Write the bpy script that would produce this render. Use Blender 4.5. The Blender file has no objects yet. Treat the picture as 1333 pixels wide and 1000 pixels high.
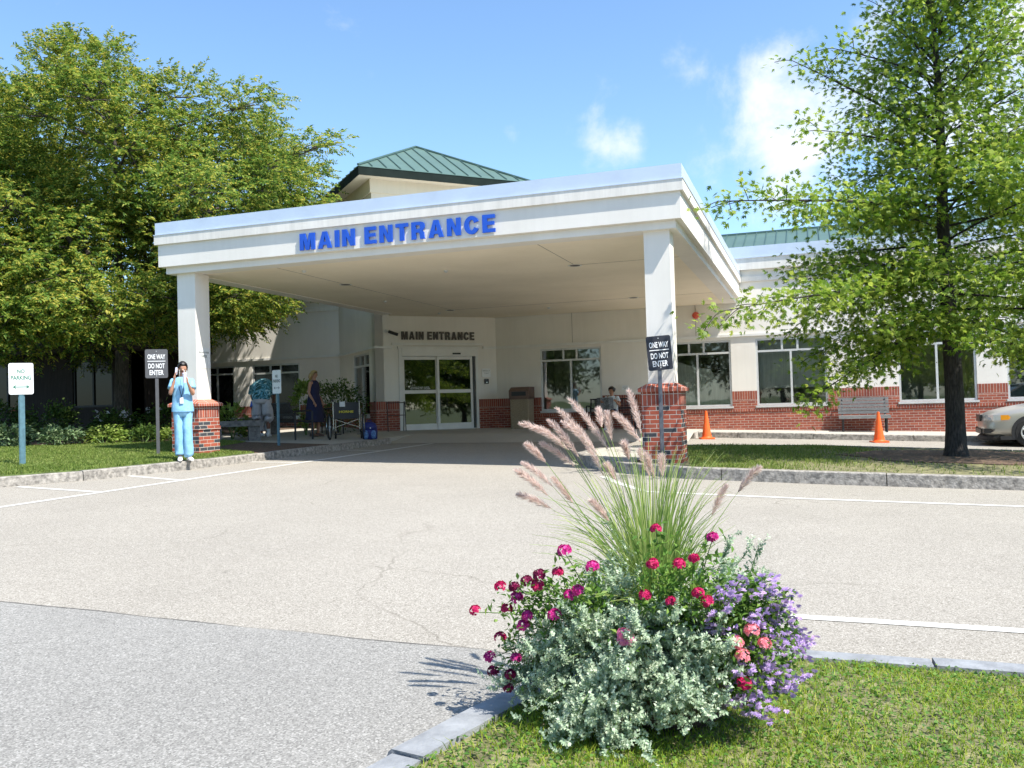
import bpy, math, random
import numpy as np
from math import sin, cos, pi, radians, sqrt, atan2
random.seed(7); RNG = np.random.default_rng(11)
C = bpy.context.scene.collection
ORI = {}
# ------------------------------------------------------------------ ground height
def gz(x, y):
    x = max(-45, min(45, x)); y = max(-30, min(45, y))
    return -.026*x + .0095*y
# ------------------------------------------------------------------ materials
def nt(name):
    m = bpy.data.materials.new(name); m.use_nodes = True
    t = m.node_tree; b = t.nodes['Principled BSDF']
    return m, t, b
def N(t, typ, **kw):
    n = t.nodes.new(typ)
    for k, v in kw.items():
        if k in n.inputs.keys(): n.inputs[k].default_value = v
        else: setattr(n, k, v)
    return n
def ramp(t, fac, stops, interp='LINEAR'):
    r = t.nodes.new('ShaderNodeValToRGB'); r.color_ramp.interpolation = interp
    e = r.color_ramp.elements
    while len(e) < len(stops): e.new(.5)
    for i, (p, c) in enumerate(stops):
        e[i].position = p; e[i].color = (*c, 1) if len(c) == 3 else c
    t.links.new(fac, r.inputs[0]); return r
def coords(t, kind='Object'):
    return t.nodes.new('ShaderNodeTexCoord').outputs[kind]
def simple(name, col, rough=.6, var=.08, scale=6, metallic=0, bump=0, bscale=60, spec=.5, stretch=None):
    m, t, b = nt(name)
    co = coords(t)
    if stretch:
        mp = N(t, 'ShaderNodeMapping'); mp.inputs['Scale'].default_value = stretch
        t.links.new(co, mp.inputs[0]); co = mp.outputs[0]
    n = N(t, 'ShaderNodeTexNoise', Scale=scale, Detail=6.0, Roughness=.6); t.links.new(co, n.inputs['Vector'])
    lo = tuple(max(0, c*(1-var*2)) for c in col); hi = tuple(min(1, c*(1+var*2)) for c in col)
    r = ramp(t, n.outputs[0], [(.3, lo), (.7, hi)])
    t.links.new(r.outputs[0], b.inputs['Base Color'])
    b.inputs['Roughness'].default_value = rough; b.inputs['Metallic'].default_value = metallic
    b.inputs['Specular IOR Level'].default_value = spec
    if bump:
        n2 = N(t, 'ShaderNodeTexNoise', Scale=bscale, Detail=4.0); t.links.new(co, n2.inputs['Vector'])
        bp = N(t, 'ShaderNodeBump', Strength=bump, Distance=.01); t.links.new(n2.outputs[0], bp.inputs['Height'])
        t.links.new(bp.outputs[0], b.inputs['Normal'])
    return m
def paving(name, cols, big, crack=True, speck=130, tint=(.9, 1.05)):
    """aggregate surface: fine stone speckle, broad wear, thin cracks"""
    m, t, b = nt(name); co = coords(t)
    v = N(t, 'ShaderNodeTexVoronoi', Scale=speck); t.links.new(co, v.inputs['Vector'])
    r = ramp(t, v.outputs['Color'], [(0, cols[0]), (.35, cols[1]), (.7, cols[2]), (1, cols[3])])
    v2 = N(t, 'ShaderNodeTexNoise', Scale=60.0, Detail=8.0, Roughness=.85); t.links.new(co, v2.inputs['Vector'])
    r3 = ramp(t, v2.outputs[0], [(.3, (.87,)*3), (.7, (1.1,)*3)])
    mx0 = N(t, 'ShaderNodeMixRGB', blend_type='MULTIPLY', Fac=1.0)
    t.links.new(r.outputs[0], mx0.inputs[1]); t.links.new(r3.outputs[0], mx0.inputs[2])
    n = N(t, 'ShaderNodeTexNoise', Scale=.45, Detail=7.0, Roughness=.65); t.links.new(co, n.inputs['Vector'])
    r2 = ramp(t, n.outputs[0], [(.3, tuple(x*tint[0] for x in big)), (.7, tuple(min(1.2, x*tint[1]) for x in big))])
    mx = N(t, 'ShaderNodeMixRGB', blend_type='MULTIPLY', Fac=1.0)
    t.links.new(mx0.outputs[0], mx.inputs[1]); t.links.new(r2.outputs[0], mx.inputs[2])
    out = mx.outputs[0]
    if crack:
        w = N(t, 'ShaderNodeTexNoise', Scale=.9, Detail=8.0); t.links.new(co, w.inputs['Vector'])
        ad = N(t, 'ShaderNodeMixRGB', blend_type='ADD', Fac=.9)
        t.links.new(co, ad.inputs[1]); t.links.new(w.outputs['Color'], ad.inputs[2])
        vc = N(t, 'ShaderNodeTexVoronoi', Scale=.27, feature='DISTANCE_TO_EDGE'); t.links.new(ad.outputs[0], vc.inputs['Vector'])
        rc = ramp(t, vc.outputs['Distance'], [(0, (1,)*3), (.0024, (0,)*3)])
        ms = N(t, 'ShaderNodeTexNoise', Scale=.6, Detail=3.0); t.links.new(co, ms.inputs['Vector'])
        rm = ramp(t, ms.outputs[0], [(.47, (0,)*3), (.6, (.42,)*3)])
        mm = N(t, 'ShaderNodeMath', operation='MULTIPLY'); t.links.new(rc.outputs[0], mm.inputs[0]); t.links.new(rm.outputs[0], mm.inputs[1])
        mc = N(t, 'ShaderNodeMixRGB', blend_type='MIX'); mc.inputs[2].default_value = (cols[0][0]*.62, cols[0][1]*.58, cols[0][2]*.5, 1)
        t.links.new(mm.outputs[0], mc.inputs[0]); t.links.new(out, mc.inputs[1]); out = mc.outputs[0]
        # small dark spots
        vs = N(t, 'ShaderNodeTexVoronoi', Scale=1.1, Randomness=1.0); t.links.new(ad.outputs[0], vs.inputs['Vector'])
        rs = ramp(t, vs.outputs['Distance'], [(.02, (.45,)*3), (.045, (0,)*3)])
        md = N(t, 'ShaderNodeMixRGB', blend_type='MIX'); md.inputs[2].default_value = (cols[0][0]*.45, cols[0][1]*.42, cols[0][2]*.4, 1)
        t.links.new(rs.outputs[0], md.inputs[0]); t.links.new(out, md.inputs[1]); out = md.outputs[0]
    t.links.new(out, b.inputs['Base Color']); b.inputs['Roughness'].default_value = .9
    b.inputs['Specular IOR Level'].default_value = .25
    bp = N(t, 'ShaderNodeBump', Strength=.5, Distance=.004); t.links.new(v2.outputs[0], bp.inputs['Height'])
    t.links.new(bp.outputs[0], b.inputs['Normal'])
    return m
def brick(name, c1, c2, dark, mortar, w=.203, h=.0677, offset=.5, darkamt=.0, rough=.85):
    m, t, b = nt(name); uv = coords(t, 'UV')
    def bt(a, bb, mo):
        n = N(t, 'ShaderNodeTexBrick', Scale=1.0, offset=offset, offset_frequency=2, squash=1.0)
        n.inputs['Mortar Size'].default_value = .0052; n.inputs['Mortar Smooth'].default_value = .15
        n.inputs['Brick Width'].default_value = w; n.inputs['Row Height'].default_value = h
        n.inputs['Color1'].default_value = (*a, 1); n.inputs['Color2'].default_value = (*bb, 1); n.inputs['Mortar'].default_value = (*mo, 1)
        t.links.new(uv, n.inputs['Vector']); return n
    n1 = bt(c1, c2, mortar); n2 = bt((0, 0, 0), (1, 1, 1), (0, 0, 0))
    r = ramp(t, n2.outputs['Color'], [(0, (0,)*3), (1-darkamt-.001, (0,)*3), (1-darkamt+.001, (1,)*3)]) if darkamt else None
    out = n1.outputs['Color']
    if r:
        mx = N(t, 'ShaderNodeMixRGB'); mx.inputs[2].default_value = (*dark, 1)
        t.links.new(r.outputs[0], mx.inputs[0]); t.links.new(out, mx.inputs[1]); out = mx.outputs[0]
    ns = N(t, 'ShaderNodeTexNoise', Scale=18.0, Detail=6.0); t.links.new(coords(t), ns.inputs['Vector'])
    rr = ramp(t, ns.outputs[0], [(.3, (.87,)*3), (.7, (1.1,)*3)])
    mu = N(t, 'ShaderNodeMixRGB', blend_type='MULTIPLY', Fac=1.0); t.links.new(out, mu.inputs[1]); t.links.new(rr.outputs[0], mu.inputs[2])
    nw = N(t, 'ShaderNodeTexNoise', Scale=1.3, Detail=5.0); t.links.new(coords(t), nw.inputs['Vector'])
    rw = ramp(t, nw.outputs[0], [(.35, (.88,)*3), (.65, (1.08,)*3)])
    mu2 = N(t, 'ShaderNodeMixRGB', blend_type='MULTIPLY', Fac=1.0); t.links.new(mu.outputs[0], mu2.inputs[1]); t.links.new(rw.outputs[0], mu2.inputs[2])
    t.links.new(mu2.outputs[0], b.inputs['Base Color']); b.inputs['Roughness'].default_value = rough
    b.inputs['Specular IOR Level'].default_value = .25
    bp = N(t, 'ShaderNodeBump', Strength=.8, Distance=.006, invert=True); t.links.new(n1.outputs['Fac'], bp.inputs['Height'])
    t.links.new(bp.outputs[0], b.inputs['Normal'])
    return m
def leafmat(name, stops, trans=.35, rough=.55, spec=.3):
    m, t, b = nt(name)
    g = t.nodes.new('ShaderNodeNewGeometry')
    ns = N(t, 'ShaderNodeTexNoise', Scale=.7, Detail=3.0); t.links.new(coords(t), ns.inputs['Vector'])
    mx = N(t, 'ShaderNodeMixRGB', Fac=.38); t.links.new(g.outputs['Random Per Island'], mx.inputs[1]); t.links.new(ns.outputs[0], mx.inputs[2])
    r = ramp(t, mx.outputs[0], stops)
    t.links.new(r.outputs[0], b.inputs['Base Color']); b.inputs['Roughness'].default_value = rough
    b.inputs['Specular IOR Level'].default_value = spec
    tr = N(t, 'ShaderNodeBsdfTranslucent'); t.links.new(r.outputs[0], tr.inputs[0])
    ms = N(t, 'ShaderNodeMixShader', Fac=trans)
    t.links.new(b.outputs[0], ms.inputs[1]); t.links.new(tr.outputs[0], ms.inputs[2])
    t.links.new(ms.outputs[0], t.nodes['Material Output'].inputs[0])
    return m
def glassmat(name, tint=(.78, .83, .8), refl=.12, rough=.02):
    m, t, b = nt(name)
    tr = N(t, 'ShaderNodeBsdfTransparent'); tr.inputs[0].default_value = (*tint, 1)
    gl = N(t, 'ShaderNodeBsdfGlossy', Roughness=rough)
    fr = N(t, 'ShaderNodeFresnel', IOR=1.5)
    ns = N(t, 'ShaderNodeTexNoise', Scale=1.5, Detail=1.0); t.links.new(coords(t), ns.inputs['Vector'])
    bp = N(t, 'ShaderNodeBump', Strength=.06, Distance=.02); t.links.new(ns.outputs[0], bp.inputs['Height']); t.links.new(bp.outputs[0], gl.inputs['Normal'])
    ad = N(t, 'ShaderNodeMath', operation='ADD'); ad.inputs[1].default_value = refl; t.links.new(fr.outputs[0], ad.inputs[0])
    ms = N(t, 'ShaderNodeMixShader'); t.links.new(ad.outputs[0], ms.inputs[0]); t.links.new(tr.outputs[0], ms.inputs[1]); t.links.new(gl.outputs[0], ms.inputs[2])
    t.links.new(ms.outputs[0], t.nodes['Material Output'].inputs[0]); return m
def wallmat(name, col, streak=.045):
    """painted stucco: fine grain plus faint vertical weather streaks"""
    m, t, b = nt(name); co = coords(t)
    mp = N(t, 'ShaderNodeMapping'); mp.inputs['Scale'].default_value = (7, 7, .5); t.links.new(co, mp.inputs[0])
    n = N(t, 'ShaderNodeTexNoise', Scale=1.0, Detail=6.0, Roughness=.7); t.links.new(mp.outputs[0], n.inputs['Vector'])
    r = ramp(t, n.outputs[0], [(.3, tuple(c*(1-streak) for c in col)), (.62, col)])
    n1 = N(t, 'ShaderNodeTexNoise', Scale=.8, Detail=4.0); t.links.new(co, n1.inputs['Vector'])
    r1 = ramp(t, n1.outputs[0], [(.3, (.93, .925, .91)), (.7, (1.03,)*3)])
    mu = N(t, 'ShaderNodeMixRGB', blend_type='MULTIPLY', Fac=1.0); t.links.new(r.outputs[0], mu.inputs[1]); t.links.new(r1.outputs[0], mu.inputs[2])
    t.links.new(mu.outputs[0], b.inputs['Base Color']); b.inputs['Roughness'].default_value = .85
    b.inputs['Specular IOR Level'].default_value = .2
    n2 = N(t, 'ShaderNodeTexNoise', Scale=150.0, Detail=3.0); t.links.new(co, n2.inputs['Vector'])
    bp = N(t, 'ShaderNodeBump', Strength=.25, Distance=.003); t.links.new(n2.outputs[0], bp.inputs['Height']); t.links.new(bp.outputs[0], b.inputs['Normal'])
    return m
M = {}
M['road'] = paving('pale_aggregate', [(.13, .117, .095), (.275, .257, .225), (.355, .337, .3), (.5, .475, .43)], (1, .98, .95), speck=150)
M['asphalt'] = paving('grey_asphalt', [(.13, .128, .122), (.235, .232, .22), (.32, .317, .3), (.47, .465, .445)], (.93, .91, .88), speck=150)
M['tarline'] = simple('open_joint', (.1, .095, .085), .95, .3, 20)
M['walk'] = paving('concrete_walk', [(.34, .32, .28), (.42, .4, .36), (.46, .44, .4), (.5, .48, .43)], (1, .98, .94), crack=False, speck=200)
M['granite'] = simple('granite', (.27, .25, .22), .85, .3, 15, bump=.9, bscale=45)
M['bluestone'] = simple('bluestone_edging', (.24, .25, .26), .8, .12, 9, bump=.5, bscale=40)
M['paint'] = simple('road_paint', (.56, .545, .5), .8, .13, 45, bump=.3, bscale=120)
M['white'] = wallmat('white_stucco', (.79, .755, .69))
M['streaked'] = wallmat('weathered_stucco', (.79, .755, .69), .17)
M['cream'] = wallmat('cream_stucco', (.62, .53, .38), .06)
M['trim'] = simple('painted_trim', (.74, .73, .69), .6, .03, 3)
M['soffit'] = wallmat('soffit_board', (.88, .79, .63), .03)
M['flash'] = simple('coping_metal', (.62, .68, .76), .38, .03, 2, metallic=.35)
M['brick'] = brick('red_brick', (.38, .115, .07), (.25, .065, .045), (.05, .05, .06), (.5, .44, .38))
M['soldier'] = brick('soldier_brick', (.38, .115, .07), (.25, .065, .045), (.05, .05, .06), (.5, .44, .38), w=.0677, h=.25, offset=0)
M['pbrick'] = brick('pier_brick', (.42, .11, .065), (.27, .06, .04), (.06, .065, .075), (.55, .5, .44), darkamt=.22)
M['psoldier'] = brick('pier_soldier_brick', (.42, .11, .065), (.22, .055, .04), (.06, .065, .075), (.55, .5, .44), w=.0677, h=.2, offset=0)
M['cap'] = brick('rowlock_brick', (.45, .13, .08), (.34, .09, .055), (.1, .1, .1), (.55, .5, .44), w=.0677, h=.4, offset=0)
M['seam'] = simple('green_metal_roof', (.1, .165, .135), .45, .05, 1.5, metallic=.2)
M['seamrib'] = simple('green_roof_rib', (.07, .13, .115), .5, .05, 3, metallic=.2)
M['fasciadk'] = simple('dark_green_fascia', (.012, .018, .015), .85, .1, 3, spec=.1)
M['alum'] = simple('pale_aluminium', (.6, .61, .6), .4, .04, 4, metallic=.25)
M['glass'] = glassmat('window_glass')
M['glassdoor'] = glassmat('door_glass', (.3, .34, .32), .12)
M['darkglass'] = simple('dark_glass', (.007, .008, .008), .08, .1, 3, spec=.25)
M['curtain'] = simple('grey_curtain', (.62, .65, .63), .9, .1, 3, stretch=(14, 14, .6))  # for the panels added behind panes to grey the dark glass
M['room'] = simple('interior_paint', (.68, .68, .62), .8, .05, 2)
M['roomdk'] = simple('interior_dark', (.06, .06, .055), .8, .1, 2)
M['black'] = simple('black_plastic', (.015, .015, .016), .45, .1, 10)
M['darkmetal'] = simple('dark_metal', (.02, .02, .022), .5, .2, 12)
M['chrome'] = simple('chrome', (.42, .42, .42), .25, .02, 5, metallic=1)
M['blue'] = simple('blue_letter_paint', (.012, .085, .5), .45, .04, 5)
M['letterdk'] = simple('dark_letter', (.07, .06, .05), .5, .1, 5)
M['signgrey'] = simple('charcoal_sign_face', (.09, .09, .095), .5, .05, 5)
M['signblk'] = simple('navy_black_sign_face', (.018, .02, .03), .5, .05, 5)
M['signwhite'] = simple('white_sign_face', (.8, .8, .78), .4, .02, 5)
M['textwhite'] = simple('white_lettering', (.85, .85, .85), .5, .02, 5)
M['textgreen'] = simple('green_lettering', (.01, .17, .1), .5, .05, 5)
M['textdull'] = simple('faded_lettering', (.12, .14, .13), .5, .05, 5)
M['ugreen'] = simple('blue_green_post', (.1, .2, .24), .55, .12, 14)
M['sqpost'] = simple('grey_steel_post', (.1, .11, .13), .4, .15, 10, metallic=.3)
M['orange'] = simple('orange_cone_plastic', (.85, .13, .02), .45, .06, 6)
M['wood'] = simple('weathered_wood', (.21, .21, .205), .8, .22, 7, bump=.5, bscale=30, stretch=(2, 20, 20))
M['binbrown'] = simple('bin_brown', (.15, .09, .065), .6, .12, 5)
M['bintan'] = simple('bin_tan', (.3, .24, .16), .8, .15, 40, bump=.6, bscale=90)
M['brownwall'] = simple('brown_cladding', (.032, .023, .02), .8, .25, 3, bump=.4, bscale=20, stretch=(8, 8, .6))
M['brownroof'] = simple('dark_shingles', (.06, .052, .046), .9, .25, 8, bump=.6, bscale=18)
M['skin1'] = simple('warm_skin', (.42, .22, .14), .55, .05, 14, spec=.35)
M['skin2'] = simple('brown_skin', (.2, .09, .055), .55, .05, 14, spec=.35)
M['hairblk'] = simple('black_hair', (.012, .009, .008), .4, .3, 40, bump=.5, bscale=90)
M['hairblond'] = simple('blond_hair', (.46, .33, .14), .5, .2, 40, bump=.5, bscale=90)
M['scrubs'] = simple('sky_blue_cotton', (.24, .48, .68), .85, .1, 9, bump=1.0, bscale=11)
M['shoe'] = simple('white_shoe_leather', (.78, .77, .76), .5, .05, 20)
M['navy'] = simple('navy_cotton', (.012, .014, .05), .85, .15, 8)
M['khaki'] = simple('pale_grey_cotton', (.5, .48, .5), .85, .08, 7, bump=.3, bscale=12)
M['teeblue'] = simple('royal_blue_cotton', (.06, .14, .55), .85, .1, 8)
M['teewhite'] = simple('white_cotton', (.62, .66, .66), .85, .08, 9)
M['lip'] = simple('lips', (.4, .1, .08), .5, .05, 9)
M['eye'] = simple('dark_eye', (.01, .008, .007), .2, .05, 9)
M['paper'] = simple('white_paper', (.7, .7, .68), .7, .04, 20)
M['news'] = simple('newsprint', (.16, .17, .18), .8, .35, 30)
M['cup'] = simple('clear_cup_plastic', (.6, .58, .66), .2, .05, 9)
M['bagblue'] = simple('dark_blue_nylon', (.012, .02, .14), .6, .15, 9, bump=.3, bscale=12)
M['baglight'] = simple('light_blue_mesh_bag', (.08, .17, .36), .6, .3, 30)
M['yellow'] = simple('yellow_letter', (.65, .55, .04), .6, .05, 9)
M['tire'] = simple('rubber', (.018, .018, .018), .8, .15, 20)
M['lenshouse'] = simple('lamp_housing', (.75, .77, .78), .15, .05, 30, metallic=.3)
M['carpaint'] = simple('champagne_car_paint', (.42, .4, .36), .28, .02, 2, metallic=.45)
M['carblack'] = simple('car_black_trim', (.02, .02, .022), .6, .1, 9)
M['lens'] = simple('headlamp_lens', (.55, .57, .58), .12, .1, 60, metallic=.2)
M['amber'] = simple('amber_lens', (.9, .36, .02), .2, .05, 9)
M['red'] = simple('red_alarm', (.62, .09, .05), .4, .05, 9)
M['bark1'] = simple('grey_brown_bark', (.075, .062, .05), .95, .35, 7, bump=1, bscale=16, stretch=(5, 5, 1))
M['bark2'] = simple('dark_oak_bark', (.035, .031, .028), .95, .4, 9, bump=1, bscale=22, stretch=(5, 5, 1))
M['mulch'] = simple('bark_mulch', (.11, .07, .045), .95, .5, 26, bump=1, bscale=40)
M['soil'] = simple('soil_thatch', (.16, .15, .07), .95, .4, 14, bump=.8, bscale=60)
M['turf'] = simple('turf', (.085, .12, .03), .95, .35, 5, bump=.8, bscale=90)
M['pot'] = simple('dark_planter', (.07, .045, .035), .7, .25, 9, bump=.4, bscale=30)
M['stone'] = simple('granite_block', (.17, .16, .15), .9, .25, 12, bump=.6, bscale=40)
M['grassA'] = leafmat('lawn_blades', [(.15, (.14, .25, .025)), (.5, (.29, .43, .035)), (.75, (.46, .52, .07)), (.92, (.6, .53, .2))], .5)
M['grassB'] = leafmat('far_lawn_blades', [(.15, (.1, .17, .03)), (.5, (.2, .28, .05)), (.85, (.34, .37, .12))], .45)
M['locust'] = leafmat('locust_leaves', [(.2, (.055, .125, .02)), (.42, (.14, .245, .035)), (.6, (.28, .35, .055)), (.82, (.54, .47, .08))], .46)
M['oak'] = leafmat('oak_leaves', [(.2, (.09, .18, .018)), (.5, (.23, .36, .035)), (.8, (.48, .56, .1))], .52, .45, .3)
M['far'] = leafmat('far_leaves', [(.15, (.03, .07, .015)), (.5, (.07, .12, .02)), (.85, (.14, .19, .03))], .35)
M['silver'] = leafmat('silver_leaves', [(.1, (.25, .38, .23)), (.5, (.44, .55, .38)), (.9, (.68, .74, .58))], .3, .75, .1)
M['herb'] = leafmat('herb_leaves', [(.15, (.06, .15, .025)), (.5, (.12, .25, .04)), (.85, (.24, .36, .07))], .4)
M['blade'] = leafmat('fountain_grass_blades', [(.15, (.16, .28, .06)), (.5, (.3, .42, .1)), (.85, (.52, .55, .22))], .4)
M['plume'] = leafmat('plume_bristles', [(.15, (.64, .48, .42)), (.5, (.82, .67, .6)), (.85, (.93, .83, .76))], .6, .8, .1)
M['stem'] = simple('green_stem', (.12, .2, .06), .7, .2, 20)
M['magenta'] = leafmat('magenta_petals', [(.15, (.42, .01, .16)), (.5, (.62, .02, .26)), (.85, (.8, .1, .42))], .35)
M['crimson'] = leafmat('crimson_petals', [(.15, (.4, .005, .07)), (.5, (.6, .01, .13)), (.85, (.72, .06, .2))], .35)
M['maroon'] = leafmat('maroon_petals', [(.15, (.1, .003, .03)), (.5, (.2, .006, .06)), (.85, (.32, .01, .1))], .3)
M['pink'] = leafmat('pink_petals', [(.15, (.8, .16, .42)), (.5, (.88, .26, .5)), (.85, (.95, .45, .6))], .35)
M['salmon'] = leafmat('salmon_petals', [(.15, (.85, .2, .3)), (.5, (.92, .32, .38)), (.85, (.96, .5, .5))], .35)
M['violet'] = leafmat('violet_petals', [(.15, (.42, .26, .62)), (.5, (.58, .4, .76)), (.85, (.78, .62, .86))], .4)
M['hosta'] = leafmat('hosta_leaves', [(.15, (.1, .17, .08)), (.5, (.2, .3, .14)), (.85, (.34, .42, .22))], .3)
M['shrub'] = leafmat('shrub_leaves', [(.15, (.03, .08, .02)), (.5, (.08, .15, .03)), (.85, (.2, .28, .06))], .35)
M['brightshrub'] = leafmat('bright_shrub_leaves', [(.15, (.12, .2, .03)), (.5, (.24, .34, .06)), (.85, (.42, .5, .16))], .4)
M['whiteflower'] = leafmat('white_petals', [(.15, (.6, .55, .6)), (.85, (.8, .8, .8))], .3)
def hawaiian():
    m, t, b = nt('hawaiian_print'); co = coords(t)
    n = N(t, 'ShaderNodeTexNoise', Scale=9.0, Detail=3.0, Distortion=2.0); t.links.new(co, n.inputs['Vector'])
    r = ramp(t, n.outputs[0], [(.38, (.02, .06, .035)), (.46, (.05, .2, .28)), (.56, (.1, .34, .46)), (.64, (.42, .6, .62))])
    t.links.new(r.outputs[0], b.inputs['Base Color']); b.inputs['Roughness'].default_value = .8; return m
M['hawaii'] = hawaiian()
# ------------------------------------------------------------------ mesh builder
class MB:
    def __init__(s): s.v = []; s.f = []
    def add(s, vs, fs):
        o = len(s.v); s.v += [tuple(map(float, p)) for p in vs]; s.f += [tuple(i+o for i in f) for f in fs]; return s
    def box(s, x0, x1, y0, y1, z0, z1, T=None):
        vs = [(x0, y0, z0), (x1, y0, z0), (x1, y1, z0), (x0, y1, z0), (x0, y0, z1), (x1, y0, z1), (x1, y1, z1), (x0, y1, z1)]
        if T: vs = [T(p) for p in vs]
        return s.add(vs, [(0, 3, 2, 1), (4, 5, 6, 7), (0, 1, 5, 4), (1, 2, 6, 5), (2, 3, 7, 6), (3, 0, 4, 7)])
    def prism(s, poly, z0, z1):
        n = len(poly); g0 = z0 if callable(z0) else (lambda x, y: z0); g1 = z1 if callable(z1) else (lambda x, y: z1)
        vs = [(x, y, g0(x, y)) for x, y in poly]+[(x, y, g1(x, y)) for x, y in poly]
        return s.add(vs, [tuple(range(n))[::-1], tuple(range(n, 2*n))]+[(i, (i+1) % n, n+(i+1) % n, n+i) for i in range(n)])
    def extr(s, poly, T, d):
        """poly in 2-D mapped by T(u,v,w) ; thickness w 0..d"""
        n = len(poly); vs = [T(u, v, 0) for u, v in poly]+[T(u, v, d) for u, v in poly]
        return s.add(vs, [tuple(range(n)), tuple(range(n, 2*n))[::-1]]+[(i, n+i, n+(i+1) % n, (i+1) % n) for i in range(n)])
    def tube(s, pts, rad, n=8, sq=(1, 1), caps=True, up=(0, 0, 1), wob=0, seed=0):
        pts = [np.array(p, float) for p in pts]; k = len(pts)
        rad = [rad]*k if np.isscalar(rad) else rad
        rr = random.Random(seed); vs = []; prev = None
        for i, p in enumerate(pts):
            d = pts[min(i+1, k-1)]-pts[max(i-1, 0)]; d = d/(np.linalg.norm(d)+1e-9)
            u = np.array(up, float) if prev is None else prev
            u = u-d*(u@d)
            if np.linalg.norm(u) < 1e-3: u = np.array((1., 0, 0))-d*d[0]
            u /= np.linalg.norm(u); w = np.cross(d, u); prev = u
            r = rad[i]; r = (r, r) if np.isscalar(r) else r
            for j in range(n):
                a = 2*pi*j/n; q = 1+(rr.uniform(-wob, wob) if wob else 0)
                vs.append(p+u*cos(a)*r[1]*sq[1]*q+w*sin(a)*r[0]*sq[0]*q)
        fs = [(i*n+j, i*n+(j+1) % n, (i+1)*n+(j+1) % n, (i+1)*n+j) for i in range(k-1) for j in range(n)]
        if caps: fs += [tuple(range(n))[::-1], tuple(range((k-1)*n, k*n))]
        return s.add(vs, fs)
    def rings(s, rs, n=16, caps=True, T=None, fold=0, seed=1):
        """rs: (cx,cy,z,rx,ry)"""
        vs = []; rr = random.Random(seed); ph = [rr.uniform(0, 6) for _ in range(4)]
        for k, (cx, cy, z, rx, ry) in enumerate(rs):
            for j in range(n):
                a = 2*pi*j/n; q = 1+fold*(sin(5*a+ph[0]+z*9)+.6*sin(8*a+ph[1]-z*7))
                vs.append((cx+rx*cos(a)*q, cy+ry*sin(a)*q, z))
        if T: vs = [T(p) for p in vs]
        k = len(rs); fs = [(i*n+j, i*n+(j+1) % n, (i+1)*n+(j+1) % n, (i+1)*n+j) for i in range(k-1) for j in range(n)]
        if caps: fs += [tuple(range(n))[::-1], tuple(range((k-1)*n, k*n))]
        return s.add(vs, fs)
    def ell(s, c, r, n=14, m=9, wob=0, seed=0):
        rr = random.Random(seed); vs = []
        for i in range(m+1):
            t = pi*i/m
            for j in range(n):
                a = 2*pi*j/n; q = 1+(rr.uniform(-wob, wob) if wob else 0)
                vs.append((c[0]+r[0]*sin(t)*cos(a)*q, c[1]+r[1]*sin(t)*sin(a)*q, c[2]+r[2]*cos(t)*q))
        return s.add(vs, [(i*n+j, (i+1)*n+j, (i+1)*n+(j+1) % n, i*n+(j+1) % n) for i in range(m) for j in range(n)])
    def build(s, name, m, parent=None, smooth=False, fix=True):
        v = np.array(s.v, float).reshape(-1, 3)
        me = bpy.data.meshes.new(name)
        uvv = v.copy()
        if parent is not None: v = v-np.array(ORI.get(parent.name, (0, 0, 0)))
        me.from_pydata(v.tolist(), [], s.f)
        ms = m if isinstance(m, (list, tuple)) else [m]
        for q in ms: me.materials.append(q)
        me.validate(); me.update()
        if fix:
            import bmesh
            bm = bmesh.new(); bm.from_mesh(me); bmesh.ops.recalc_face_normals(bm, faces=bm.faces); bm.to_mesh(me); bm.free()
        # uv in metres
        off = np.array(ORI.get(parent.name, (0, 0, 0))) if parent is not None else np.zeros(3)
        uv = me.uv_layers.new(name='UVMap')
        for p in me.polygons:
            nn = p.normal
            if abs(nn.z) > .75:
                for li in p.loop_indices:
                    q = me.vertices[me.loops[li].vertex_index].co; uv.data[li].uv = (q.x+off[0], q.y+off[1])
            else:
                tx, ty = -nn.y, nn.x; l = sqrt(tx*tx+ty*ty) or 1; tx /= l; ty /= l
                for li in p.loop_indices:
                    q = me.vertices[me.loops[li].vertex_index].co; uv.data[li].uv = ((q.x+off[0])*tx+(q.y+off[1])*ty, q.z+off[2])
            if smooth: p.use_smooth = True
        return link(name, me, parent)
def link(name, me, parent=None):
    o = bpy.data.objects.new(name, me); C.objects.link(o)
    if parent is not None:
        o.parent = parent; ORI[o.name] = ORI.get(parent.name, (0, 0, 0))
    return o
def fast(name, V, F, m, parent=None, nper=4):
    """numpy mesh of equal-size polygons"""
    V = np.asarray(V, np.float32).reshape(-1, 3); F = np.asarray(F, np.int32).reshape(-1, nper)
    if parent is not None: V = V-np.array(ORI.get(parent.name, (0, 0, 0)), np.float32)
    me = bpy.data.meshes.new(name); me.vertices.add(len(V)); me.vertices.foreach_set('co', V.ravel())
    me.loops.add(F.size); me.loops.foreach_set('vertex_index', F.ravel())
    me.polygons.add(len(F)); me.polygons.foreach_set('loop_start', np.arange(0, F.size, nper, dtype=np.int32))
    me.polygons.foreach_set('loop_total', np.full(len(F), nper, np.int32))
    me.update(calc_edges=True)
    for q in (m if isinstance(m, (list, tuple)) else [m]): me.materials.append(q)
    return link(name, me, parent)
def thing(name, label, cat, loc=(0, 0, 0), group=None):
    o = bpy.data.objects.new(name, None); C.objects.link(o); o.location = loc; o.empty_display_size = .2
    ORI[o.name] = tuple(loc); o['label'] = label; o['category'] = cat
    if group: o['group'] = group
    return o
def tag(o, label, cat, group=None):
    o['label'] = label; o['category'] = cat
    if group: o['group'] = group
    return o
def struct(o, kind='structure'): o['kind'] = kind; return o
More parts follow.
